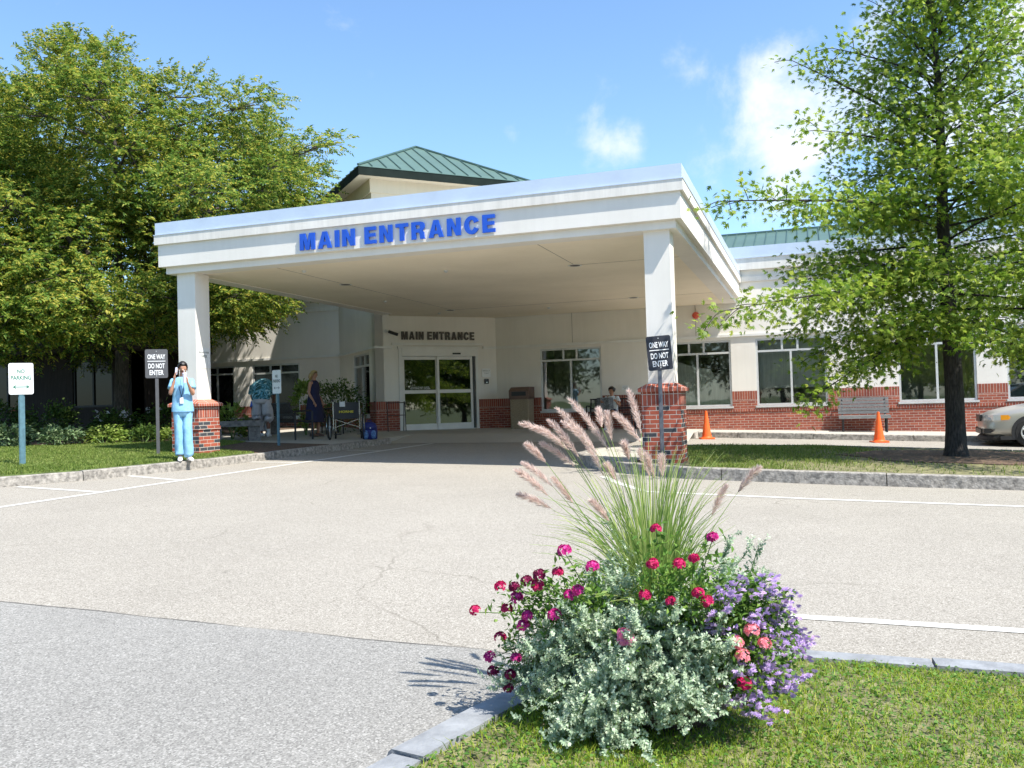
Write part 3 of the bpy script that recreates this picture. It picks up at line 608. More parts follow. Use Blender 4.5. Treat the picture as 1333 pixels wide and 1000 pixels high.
# wall fittings
def placard(loc, w, h, un, m, name, parent=None, d=.02, lines=(), tm='textdull'):
    ux_ = (-un[1], un[0]); T = lambda u, v, q: (loc[0]+ux_[0]*u+un[0]*q, loc[1]+ux_[1]*u+un[1]*q, loc[2]+v)
    b = MB(); b.extr(rrect(w, h, min(w, h)*.08, 2), T, d); o = b.build(name, m, parent)
    for txt, v, tw, th in lines:
        textmb(txt, lambda u, vv, q: T(u, v+vv, d+.001+q), tw, th, .002).build('lettering', M[tm], o)
    return o
nd = nx
o = placard(TD((3.44, -.002, 2.28)), .28, .25, nd, M['signwhite'], 'wall_notice', None, .02, [('EMERGENCY USE', .07, .23, .025), ('PRESS BUTTON', .025, .2, .02), ('TO ENTER', -.02, .14, .02)])
tag(o, 'small white notice plate on the wall right of the sliding doors', 'notice')
o = placard(TD((3.44, -.002, 2.02)), .14, .15, nd, M['black'], 'push_button', None, .03); tag(o, 'square black door push button below the white notice', 'button')
b = MB(); b.tube([(o_2) for o_2 in [TD((3.44, -.03, 1.99)), TD((3.44, -.045, 1.99))]], .022, 10); b.build('button_disc', M['chrome'], o)
o = placard((-5.02, 24.838, 1.69), .2, .13, (0, -1), M['signwhite'], 'wall_notice', None, .012, [('NO SMOKING', .02, .15, .02), ('AREA', -.025, .07, .02)]); tag(o, 'little grey notice on the wall above the seated reader', 'notice')
b = MB(); b.tube([(-2.95, 24.838, 3.65), (-2.95, 24.79, 3.65)], .085, 18); b.tube([(-2.95, 24.79, 3.65), (-2.95, 24.73, 3.65), (-2.95, 24.70, 3.65)], [.1, .09, .04], 18)
o = b.build('fire_alarm_bell', M['red'], smooth=False); tag(o, 'round red alarm bell high on the white wall', 'alarm bell')
cc = thing('security_camera', 'dark bullet camera on a bracket left of the entrance lettering', 'camera', TD((.42, -.05, 3.45)))
b = MB(); b.tube([TD((.36, 0, 3.5)), TD((.4, -.1, 3.47))], .018, 6); b.tube([TD((.33, .0, 3.5)), TD((.33, -.02, 3.5))], .05, 10); b.build('bracket', M['alum'], cc)
b = MB(); b.tube([TD((.38, -.1, 3.48)), TD((.62, -.22, 3.38))], .045, 10); b.build('camera_body', M['black'], cc)
# vertical control joints in the stucco
for x in (-6.55, -2.97, 1.9, 6.2): b = MB(); b.box(x, x+.008, 24.836, 24.845, 3.07, 4.5); b.build('control_joint', M['letterdk'], BLD)
# ------------------------------------------------------------------ canopy
CAN = thing('entrance_canopy', 'flat roofed white porte-cochere on two square columns over the driveway', 'canopy', (-6.6, 13.3, .3))
XL, XR, YF, YB = -11.43, -1.75, 13.28, 24.82
def ring(b, o, z0, z1, th=.3, yb=YB):
    x0, x1, y0 = XL-o, XR+o, YF-o
    b.box(x0, x1, y0, y0+th, z0, z1); b.box(x0, x0+th, y0+th, yb, z0, z1); b.box(x1-th, x1, y0+th, yb, z0, z1); return b
yl = 22.0
def ring2(b, o, z0, z1, th=.3):
    x0, x1, y0 = XL-o, XR+o, YF-o
    b.box(x0, x1, y0, y0+th, z0, z1); b.box(x0, x0+th, y0+th, yl, z0, z1); b.box(x1-th, x1, y0+th, YB, z0, z1); return b
ring2(MB(), 0, 4.055, 4.468).build('fascia_band', M['white'], CAN)
ring2(MB(), .05, 4.468, 4.64, .34).build('cornice', M['streaked'], CAN)
b = ring2(MB(), .035, 4.655, 4.875, .2); ring2(b, .06, 4.64, 4.655, .25); b.build('coping', M['flash'], CAN)
ring2(MB(), -.095, 3.93, 4.055, .35).build('edge_beam', M['white'], CAN)
b = MB(); b.prism([(XL+.4, YF+.4), (XR-.4, YF+.4), (XR-.4, YB), (-8.98, YB), (-11.3, 22.46), (XL+.4, 22.0)], 3.942, 4.05); b.build('soffit', M['soffit'], CAN)
b = MB(); b.box(XL+.1, XR-.1, YF+.1, YB, 4.66, 4.72); b.build('roof_deck', M['flash'], CAN)
b = MB(); z0, z1 = 3.9395, 3.943
for q in ((-9.2, -9.192, 13.75, 22.1), (-9.192, -2.2, 22.1, 22.108), (-4.18, -4.172, 13.75, 16.2), (-4.172, -2.2, 16.2, 16.208)): b = MB(); b.box(*q, z0, z1); b.build('soffit_joint', M['letterdk'], CAN)
for x, y in ((-9.2, 16.3), (-9.25, 22.1), (-4.18, 16.22), (-4.17, 22.05)):
    b = MB(); b.tube([(x, y, 3.944), (x, y, 3.934)], [.13, .14], 20); o = b.build('downlight', M['trim'], CAN)
    b = MB(); b.tube([(x, y, 3.936), (x, y, 3.9325)], [.1, .1], 18); b.build('lamp_recess', M['letterdk'], o)
for x, y in ((-8.95, 14.3), (-9.8, 19.3), (-9.8, 22.6), (-6.6, 15.6), (-6.7, 23)):
    b = MB(); b.tube([(x, y, 3.945), (x, y, 3.92), (x, y, 3.9)], [.045, .04, .015], 10); b.build('sprinkler_head', M['alum'], CAN)
def glyph(ch):
    g = {'I': (.25, [[(0, 0), (0, 1), (.25, 1), (.25, 0)]]),
     'N': (.74, [[(0, 0), (0, 1), (.26, 1), (.5, .42), (.5, 1), (.74, 1), (.74, 0), (.48, 0), (.24, .58), (.24, 0)]]),
     'M': (.92, [[(0, 0), (0, 1), (.34, 1), (.46, .4), (.58, 1), (.92, 1), (.92, 0), (.69, 0), (.69, .7), (.56, 0), (.36, 0), (.23, .7), (.23, 0)]]),
     'E': (.67, [[(0, 0), (0, 1), (.66, 1), (.66, .79), (.25, .79), (.25, .61), (.62, .61), (.62, .41), (.25, .41), (.25, .21), (.67, .21), (.67, 0)]]),
     'T': (.7, [[(0, 1), (.7, 1), (.7, .79), (.475, .79), (.475, 0), (.225, 0), (.225, .79), (0, .79)]]),
     'A': (.82, [[(0, 0), (.28, 1), (.41, 1), (.41, .76), (.335, .39), (.41, .39), (.41, .2), (.3, .2), (.25, 0)]]),
     'R': (.76, [[(0, 0), (0, 1), (.25, 1), (.25, 0)], [(.25, 1), (.52, 1), (.66, .95), (.73, .85), (.73, .65), (.68, .54), (.6, .48), (.69, .4), (.71, .1), (.76, 0), (.49, 0), (.47, .12), (.46, .3), (.4, .38), (.25, .38), (.25, .58), (.42, .58), (.48, .63), (.48, .76), (.42, .81), (.25, .81)]])}
    if ch == 'A': w_, p = g['A']; return w_, [p[0], [(w_-x, y) for x, y in p[0]][::-1]]
    if ch == 'C':
        o = [(.4+.4*cos(radians(t)), .5+.52*sin(radians(t))) for t in range(22, 339, 12)]
        i = [(.4+.15*cos(radians(t)), .5+.3*sin(radians(t))) for t in range(326, 33, -14)]
        return .78, [o+[(.53, .38)]+i+[(.53, .62)]]
    return g[ch]
def letters(txt, cx, wd, ht, T, depth, name, m, parent):
    x = 0; parts = []
    for ch in txt:
        if ch == ' ': x += .38; continue
        w_, ps = glyph(ch); parts.append((x, ps)); x += w_+.19
    tot = x-.19; sx = wd/tot
    for x0, ps in parts:
        b = MB()
        for p in ps: b.extr([(cx-wd/2+(x0+u)*sx, (v-.5)*ht) for u, v in p], T, depth)
        b.build(name, m, parent)
def lettering(txt, x0, x1, z0, z1, y):
    letters(txt, 0, x1-x0, z1-z0, lambda u, v, d: ((x0+x1)/2+u, y-d, (z0+z1)/2+v), .03, 'letter', M['blue'], CAN)
letters('MAIN ENTRANCE', 0, 2.28, .235, TT(1.93, 3.375, .015), .03, 'wall_letter', M['letterdk'], BLD)
lettering('MAIN ENTRANCE', -8.36, -4.72, 4.105, 4.395, YF-.015)
for x, lab in ((-10.97, 'left'), (-2.16, 'right')):
    y = 13.67; g0 = gz(x, y)+.1
    b = MB(); b.box(x-.2, x+.2, y-.2, y+.2, 1.5, 3.93); o = b.build('column', M['white'], CAN)
    b = MB(); b.box(x-.3, x+.3, y-.3, y+.3, g0-.3, 1.23); b.box(x-.315, x+.315, y-.315, y+.315, 1.0, 1.06) if lab == 'left' else None
    b.build('brick_pier', M['pbrick'], o)
    b = MB(); b.box(x-.302, x+.302, y-.302, y+.302, 1.23, 1.44); b.build('soldier_course', M['psoldier'], o)
    b = MB(); w = .35
    b.prism([(x-w, y-w), (x+w, y-w), (x+w, y+w), (x-w, y+w)], 1.44, 1.49)
    vs = [(x+a*w, y+c*w, 1.49) for a, c in ((-1, -1), (1, -1), (1, 1), (-1, 1))]+[(x+a*.22, y+c*.22, 1.565) for a, c in ((-1, -1), (1, -1), (1, 1), (-1, 1))]
    b.add(vs, [(0, 1, 5, 4), (1, 2, 6, 5), (2, 3, 7, 6), (3, 0, 4, 7), (4, 5, 6, 7)]); b.build('pier_cap', M['cap'], o)
o = placard((-10.768, 13.68, 2.35), .36, .38, (1, 0), M['paper'], 'column_notice', None, .004, [('SMOKE FREE', .1, .28, .03), ('CAMPUS', .03, .16, .05)]); tag(o, 'thin white notice sheet on the side of the white column by the nurse', 'notice')
# ------------------------------------------------------------------ signs
def sign_thing(name, label, cat, x, y, rz, h, pw, ph, face, post, ppost, lines, tm, group=None, tilt=0, rule=None, arrow=None, zoff=.15):
    """post at local origin; plate in front of it facing local -Y"""
    t = thing(name, label, cat, (0, 0, 0), group)
    b = MB()
    if ppost == 'u':
        for q in ((-.03, -.022, 0, .02), (-.022, .022, 0, .006), (.022, .03, 0, .02), (-.045, -.03, .014, .02), (.03, .045, .014, .02)): b.box(q[0], q[1], q[2], q[3], -.3, h-.03)
    else: b.box(-.028, .028, 0, .056, -.3, h-.03)
    b.build('post', post, t)
    ct, st_ = cos(tilt), sin(tilt); zc = h-ph/2
    T = lambda u, v, d: (u*ct-v*st_, -.002-d, zc+u*st_+v*ct)
    b = MB(); b.extr(rrect(pw, ph, .03), T, .005); o = b.build('sign_plate', face, t)
    for txt, v, tw, th in lines:
        textmb(txt, lambda u, vv, q: T(u, v+vv, .0055+q), tw, th, .002, .018).build('lettering', tm, o)
    if rule is not None: b = MB(); b.extr([(-pw*.4, rule-.006), (pw*.4, rule-.006), (pw*.4, rule+.006), (-pw*.4, rule+.006)], lambda u, v, d: T(u, v, .0055+d), .002); b.build('rule_line', tm, o)
    if arrow is not None:
        a = pw*.34; b = MB(); v = arrow
        b.extr([(-a, v), (-a+.045, v+.032), (-a+.045, v+.018), (-a+.022, v+.006), (a-.022, v+.006), (a-.045, v+.018), (a-.045, v+.032), (a, v), (a-.045, v-.032), (a-.045, v-.018), (a-.022, v-.006), (-a+.022, v-.006), (-a+.045, v-.018), (-a+.045, v-.032)], lambda u, vv, d: T(u, vv, .0055+d), .002)
        b.build('arrow', tm, o)
    for v in (ph*.43, -ph*.43): b = MB(); b.tube([T(0, v, .005), T(0, v, .009)], .008, 8); b.build('bolt', M['alum'], o)
    t.location = (x, y, gz(x, y)+zoff); t.rotation_euler = (0, 0, rz); return t
NPL = lambda w_, h_: [('NO', h_*.24, w_*.3, h_*.125), ('PARKING', h_*.035, w_*.82, h_*.135)]
sign_thing('parking_sign', 'white NO PARKING sign with green letters on a blue green post in the sunny lawn', 'sign', -11.9, 10.66, .72, 1.63, .35, .5, M['signwhite'], M['ugreen'], 'u', NPL(.35, .5), M['textgreen'], 'no parking signs', 0, None, -.13)
sign_thing('parking_sign', 'NO PARKING sign in the shade beside the bending man, turned half away', 'sign', -10.7, 15.94, -.35, 1.6, .3, .5, M['signwhite'], M['ugreen'], 'u', NPL(.3, .5), M['textdull'], 'no parking signs', 0, None, -.13)
OW = lambda w_, h_: [('ONE WAY', h_*.24, w_*.78, h_*.17), ('DO NOT', -h_*.08, w_*.72, h_*.17), ('ENTER', -h_*.31, w_*.62, h_*.17)]
sign_thing('one_way_sign', 'charcoal ONE WAY DO NOT ENTER sign beside the nurse on the lawn', 'sign', -11.37, 13.11, .62, 1.94, .39, .53, M['signgrey'], M['signgrey'], 's', OW(.39, .53), M['textwhite'], 'one way signs', 0, .045)
sign_thing('one_way_sign', 'black tilted ONE WAY DO NOT ENTER sign in front of the right brick column', 'sign', -2.13, 13.2, .3, 1.93, .37, .52, M['signblk'], M['sqpost'], 's', OW(.37, .52), M['textwhite'], 'one way signs', .065, .045, zoff=.17)
sign_thing('parking_sign', 'NO PARKING sign on the front lawn, outside the right edge', 'sign', 2.0, 3.72, 2.6, 1.45, .3, .45, M['signwhite'], M['ugreen'], 'u', NPL(.3, .45), M['textgreen'], 'no parking signs', 0, None, -.13, zoff=.03)  # guessed post, added out of view to cast a shadow strip on the lawn
# ------------------------------------------------------------------ cones
def cone(label, x, y, rz):
    t = thing('traffic_cone', label, 'traffic cone', (0, 0, 0), 'orange cones along the kerb')
    b = MB(); b.prism(rrect(.37, .37, .05), 0, .035); b.build('cone_base', M['orange'], t)
    b = MB(); b.rings([(0, 0, .035, .145, .145), (0, 0, .05, .128, .128), (0, 0, .07, .12, .12), (0, 0, .35, .077, .077), (0, 0, .69, .03, .03), (0, 0, .715, .027, .027), (0, 0, .718, .018, .018), (0, 0, .66, .016, .016)], 24, caps=True); b.build('cone_body', M['orange'], t, smooth=False)
    t.location = (x, y, gz(x, y)); t.rotation_euler = (0, 0, rz); return t
cone('orange traffic cone by the window just right of the brick column', -2.53, 22.75, .3)
cone('orange traffic cone in front of the grey slatted bench', 1.5, 22.15, .25)
# ------------------------------------------------------------------ benches
def slat_bench(name, label, x, y, z, w_, wood, metal, rz=0, group=None, ns=5):
    t = thing(name, label, 'bench', (0, 0, 0), group)
    for i in range(4): b = MB(); b.box(-w_/2, w_/2, -.45+i*.115, -.35+i*.115, .40, .437); b.build('seat_slat', wood, t)
    for i in range(ns):
        zz = .47+i*.088; yy = .03+i*.026
        T = lambda p: (p[0], yy+p[1]-.0*p[2], zz+p[2]); b = MB(); b.box(-w_/2, w_/2, 0, .03, 0, .074, T); b.build('back_slat', wood, t)
    b = MB(); b.box(-w_/2, w_/2, -.475, -.452, .355, .437); b.build('front_rail', wood, t)
    for s in (-1, 1):
        xx = s*(w_/2-.1); b = MB(); b.tube([(xx, -.4, .0), (xx, -.38, .18), (xx, -.4, .395)], .026, 8); b.build('leg', metal, t)
        b = MB(); b.tube([(xx, -.04, .0), (xx, -.06, .2), (xx, 0, .39), (xx, .06, .45), (xx, .165, .9)], .024, 8); b.build('leg', metal, t)
        b = MB(); b.box(xx-.02, xx+.02, -.42, .02, .365, .398); b.build('seat_bracket', metal, t)
    t.location = (x, y, z); t.rotation_euler = (0, 0, rz); return t
slat_bench('park_bench', 'weathered grey slatted bench against the sunny brick wall', 1.31, 24.55, gz(1.3, 24.6)+.13, 1.24, M['wood'], M['black'])
def mesh_bench(label, x, y, rz, w_=1.3, group=None):
    t = thing('metal_bench', label, 'bench', (0, 0, 0), group)
    b = MB()
    for i in range(int(w_/.045)):
        u = -w_/2+.02+i*.045; b.tube([(u, -.42, .43), (u, -.2, .42), (u, 0, .43), (u, .06, .5), (u, .16, .86)], .009, 4)
    b.build('strap_seat', M['darkmetal'], t)
    b = MB(); 
    for p in ((-.43, .43), (.0, .425), (.165, .865), (.09, .6)): b.tube([(-w_/2, p[0], p[1]), (w_/2, p[0], p[1])], .018, 6)
    b.build('frame_bar', M['darkmetal'], t)
    for s in (-1, 1):
        xx = s*(w_/2-.03); b = MB(); b.tube([(xx, -.42, 0), (xx, -.42, .66), (xx, -.36, .68), (xx, .08, .67)], .022, 6); b.build('arm_leg', M['darkmetal'], t)
        b = MB(); b.tube([(xx, .02, 0), (xx, .02, .45), (xx, .17, .87)], .022, 6); b.build('leg', M['darkmetal'], t)
    t.location = (x, y, gz(x, y)+.145); t.rotation_euler = (0, 0, rz); return t
mesh_bench('black metal bench against the shaded wall under the seated reader', -5.35, 24.5, 0, 1.35)
mesh_bench('black metal bench beside the bending man, back turned to the drive', -11.75, 17.9, 2.6, .95)
mesh_bench('black metal bench behind the wheelchair beside the light leaved plant', -12.3, 20.5, 2.2, 1.3)
def block_bench(label, x, y, rz, w_=1.5):
    t = thing('stone_bench', label, 'bench', (0, 0, 0)); b = MB(); b.box(-w_/2, w_/2, -.22, .22, .34, .47); b.build('seat_slab', M['stone'], t)
    for s in (-1, 1): b = MB(); b.box(s*w_*.33-.13, s*w_*.33+.13, -.17, .17, -.1, .34); b.build('leg', M['stone'], t)
    t.location = (x, y, gz(x, y)+.14); t.rotation_euler = (0, 0, rz); return t
block_bench("grey stone bench in the shade behind the left column", -12.75, 17.25, .7, 1.3)
block_bench("grey stone bench under the person in blue", -14.0, 19.9, .7, 1.3)
# ------------------------------------------------------------------ litter bin
t = thing('litter_bin', 'brown hooded litter bin against the wall between doors and window', 'litter bin', (0, 0, 0))
b = MB(); b.prism(rrect(.56, .56, .03), 0, .86); b.build('bin_body', M['bintan'], t)
b = MB(); b.prism(rrect(.62, .62, .04), .86, .9); b.box(-.3, .3, -.3, -.26, .9, .93); b.add([(-.3, -.3, .93), (.3, -.3, .93), (.3, .3, .9), (-.3, .3, .9), (-.3, -.3, 1.12), (.3, -.3, 1.12), (.3, -.1, 1.22), (-.3, -.1, 1.22), (-.3, .3, 1.22), (.3, .3, 1.22)], [(0, 1, 5, 4), (4, 5, 6, 7), (7, 6, 9, 8), (1, 2, 9, 6, 5), (0, 4, 7, 8, 3), (2, 3, 8, 9), (0, 3, 2, 1)]); b.build('hood', M['binbrown'], t)
b = MB(); b.box(-.22, .22, -.306, -.302, .96, 1.08); b.build('flap', M['black'], t)
t.location = (-8.02, 24.42, gz(-8, 24.4)+.15)
# ------------------------------------------------------------------ wheelchair (seen from behind)
t = thing('wheelchair', 'empty black folding wheelchair parked at the kerb seen from behind', 'wheelchair', (0, 0, 0))
for s in (-1, 1):
    b = MB(); X = s*.31; pts = [(X, .3*cos(a), .305+.3*sin(a)) for a in np.linspace(0, 2*pi, 33)]
    b.tube(pts, .016, 6, caps=False); wh = b.build('wheel', M['tire'], t)
    b = MB(); b.tube([(X+s*.03, .265*cos(a), .305+.265*sin(a)) for a in np.linspace(0, 2*pi, 33)], .008, 5, caps=False); b.build('hand_rim', M['chrome'], wh)
    b = MB(); b.tube([(X-.02, 0, .305), (X+.02, 0, .305)], .03, 10)
    for k in range(16): a = k*pi/8; b.tube([(X, 0, .305), (X, .29*cos(a), .305+.29*sin(a))], .002, 3)
    b.build('spokes', M['alum'], wh)
    X = s*.24; b = MB(); b.tube([(X, .42+.085*cos(a), .095+.085*sin(a)) for a in np.linspace(0, 2*pi, 17)], .013, 6, caps=False); b.build('caster', M['tire'], t)
    b = MB(); b.tube([(X, 0, .26), (X, 0, .9), (X, -.03, .93), (X, -.12, .93)], .012, 8); b.tube([(X, 0, .5), (X, .42, .5), (X, .42, .2)], .012, 8); b.tube([(X, 0, .7), (X, .3, .7), (X, .33, .5)], .012, 8); b.tube([(X, 0, .26), (X, .42, .22)], .011, 8); b.build('side_frame', M['chrome'], t)
    b = MB(); b.tube([(X, -.05, .93), (X, -.14, .93)], .018, 8); b.build('push_grip', M['black'], t)
    b = MB(); b.box(X-.03, X+.03, .02, .3, .7, .735); b.build('armrest', M['black'], t)
    b = MB(); b.tube([(X*.9, .42, .4), (X*.9, .62, .14)], .01, 6); b.box(X*.9-.07, X*.9+.07, .56, .7, .1, .115); b.build('footrest', M['black'], t)
b = MB(); b.tube([(-.24, .1, .28), (.24, .12, .49)], .009, 6); b.tube([(.24, .08, .28), (-.24, .1, .49)], .009, 6); b.build('cross_brace', M['chrome'], t)
b = MB(); b.box(-.225, .225, .02, .42, .49, .52); b.build('seat_sling', M['black'], t)
b = MB()
vs = []
for i in range(9):
    u = -.23+.46*i/8; yy = -.012+.035*(1-(2*i/8-1)**2)
    for z in (.5, .88): vs += [(u, yy, z), (u, yy+.012, z)]
b.add(vs, [(i*4, i*4+4, i*4+6, i*4+2) for i in range(8)]+[(i*4+1, i*4+3, i*4+7, i*4+5) for i in range(8)]+[(i*4+2, i*4+6, i*4+7, i*4+3) for i in range(8)]+[(i*4, i*4+1, i*4+5, i*4+4) for i in range(8)]+[(0, 2, 3, 1), (32, 33, 35, 34)])
bk = b.build('back_sling', M['black'], t)
textmb('HORNE', lambda u, v, d: (u, -.02-d, .66+v), .26, .055, .003, .03).build('lettering', M['yellow'], bk)
b = MB(); b.box(-.12, -.02, -.022, -.016, .78, .9); b.build('tag', M['paper'], bk)
t.location = (-10.42, 18.35, gz(-10.4, 18.4)+.142); t.rotation_euler = (0, 0, .42); t.scale = (1.28, 1.0, 1.0)
# ------------------------------------------------------------------ blue rucksack
t = thing('rucksack', 'dark blue rucksack standing on the kerb beside the wheelchair', 'bag', (0, 0, 0))
b = MB(); b.rings([(0, 0, 0, .17, .12), (0, 0, .03, .2, .15), (0, 0, .2, .21, .16), (0, 0, .34, .2, .15), (0, 0, .42, .16, .11), (0, 0, .455, .08, .06)], 18, fold=.03); b.build('bag_body', M['bagblue'], t, smooth=True)
for s in (-1, 1): b = MB(); b.ell((s*.1, -.13, .13), (.075, .055, .12), 12, 8, .05); b.build('side_pocket', M['baglight'], t, smooth=True)
b = MB(); b.ell((.02, -.11, .31), (.16, .07, .09), 12, 8, .04); b.build('top_pocket', M['bagblue'], t, smooth=True)
b = MB(); b.ell((.02, -.18, .3), (.018, .008, .018), 8, 6); b.build('badge', M['paper'], t)
b = MB(); b.tube([(-.05, 0, .44), (-.04, 0, .5), (.04, 0, .5), (.05, 0, .44)], .012, 6); b.build('handle', M['bagblue'], t)
t.location = (-9.92, 18.55, gz(-9.9, 18.5)+.142); t.rotation_euler = (0, 0, .5); t.scale = (.88, .88, .9)
# walking frame by the brick return
t = thing('walking_frame', 'folded black walking frame leaning at the brick wall left of the doors', 'walking frame', (0, 0, 0))
for s in (-1, 1): b = MB(); b.tube([(s*.25, -.12, 0), (s*.25, 0, .8), (s*.25, .08, .83)], .013, 6); b.build('leg', M['black'], t); b = MB(); b.tube([(s*.22, .12, 0), (s*.24, .08, .83)], .013, 6); b.build('leg', M['black'], t)
b = MB(); b.tube([(-.25, 0, .8), (.25, 0, .8)], .013, 6); b.tube([(-.25, -.05, .45), (.25, -.05, .45)], .011, 6); b.build('cross_bar', M['black'], t)
t.location = (-11.0, 22.15, gz(-11, 22)+.15); t.rotation_euler = (0, 0, .6)
# ------------------------------------------------------------------ interior things seen through the glass
def armchair(label, x, y, rz):
    t = thing('armchair', label, 'armchair', (0, 0, 0), 'chairs inside the windows')
    b = MB(); b.prism(rrect(.6, .6, .08), .25, .45); b.build('seat', M['black'], t)
    b = MB(); b.extr(rrect(.62, .6, .14), lambda u, v, d: (u, .26+d, .75+v), .1); b.build('backrest', M['black'], t)
    for s in (-1, 1): b = MB(); b.box(s*.3-.05, s*.3+.05, -.3, .3, .0, .62); b.build('armrest', M['darkmetal'], t)
    t.location = (x, y, .43); t.rotation_euler = (0, 0, rz)
armchair('rounded black armchair behind the glass, second window right of the brick column', -.85, 25.6, pi)
armchair('black armchair behind the lower right pane nearest the brick column', -2.5, 25.7, pi*.9)
armchair('black armchair behind the middle of the window by the brick column', -3.3, 25.8, pi*1.1)
t = thing('picture_frame', 'small dark framed picture inside the window by the brick column', 'picture', (-2.85, 26.9, 2.4))
b = MB(); b.box(-3.1, -2.55, 26.88, 26.93, 2.1, 2.55); b.build('frame', M['binbrown'], t)
b = MB(); b.box(-3.04, -2.61, 26.87, 26.879, 2.16, 2.49); b.build('print', M['bintan'], t)
b = MB(); b.box(-3.4, -2.2, 26.94, 27.0, .42, 3.15); o = b.build('partition', M['room'], BLD)
# ------------------------------------------------------------------ brown building behind the left trees
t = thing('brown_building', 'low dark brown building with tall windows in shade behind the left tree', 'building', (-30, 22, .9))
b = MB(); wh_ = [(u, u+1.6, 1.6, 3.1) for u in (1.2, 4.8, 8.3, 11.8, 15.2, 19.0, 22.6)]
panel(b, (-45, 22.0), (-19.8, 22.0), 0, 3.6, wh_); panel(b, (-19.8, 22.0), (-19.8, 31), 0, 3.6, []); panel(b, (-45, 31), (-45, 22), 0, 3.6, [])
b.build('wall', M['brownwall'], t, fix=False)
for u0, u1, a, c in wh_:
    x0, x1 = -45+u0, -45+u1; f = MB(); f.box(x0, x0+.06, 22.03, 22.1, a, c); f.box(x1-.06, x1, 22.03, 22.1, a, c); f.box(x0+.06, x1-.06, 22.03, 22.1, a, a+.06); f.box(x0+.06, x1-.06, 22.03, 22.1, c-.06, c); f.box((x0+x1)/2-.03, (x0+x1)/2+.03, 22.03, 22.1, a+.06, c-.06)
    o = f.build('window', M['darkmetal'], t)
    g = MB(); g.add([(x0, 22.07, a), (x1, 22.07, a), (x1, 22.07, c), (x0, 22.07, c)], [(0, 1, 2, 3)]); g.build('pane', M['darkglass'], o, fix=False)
b = MB(); b.add([(-45.6, 21.1, 3.5), (-19.2, 21.1, 3.5), (-19.2, 26.5, 5.4), (-45.6, 26.5, 5.4), (-45.6, 32, 3.5), (-19.2, 32, 3.5), (-45.6, 21.1, 3.3), (-19.2, 21.1, 3.3), (-19.2, 32, 3.3), (-45.6, 32, 3.3)], [(0, 1, 2, 3), (3, 2, 5, 4), (0, 6, 7, 1), (1, 7, 8, 5, 2), (0, 3, 4, 9, 6), (4, 5, 8, 9), (6, 9, 8, 7)]); b.build('roof', M['brownroof'], t)
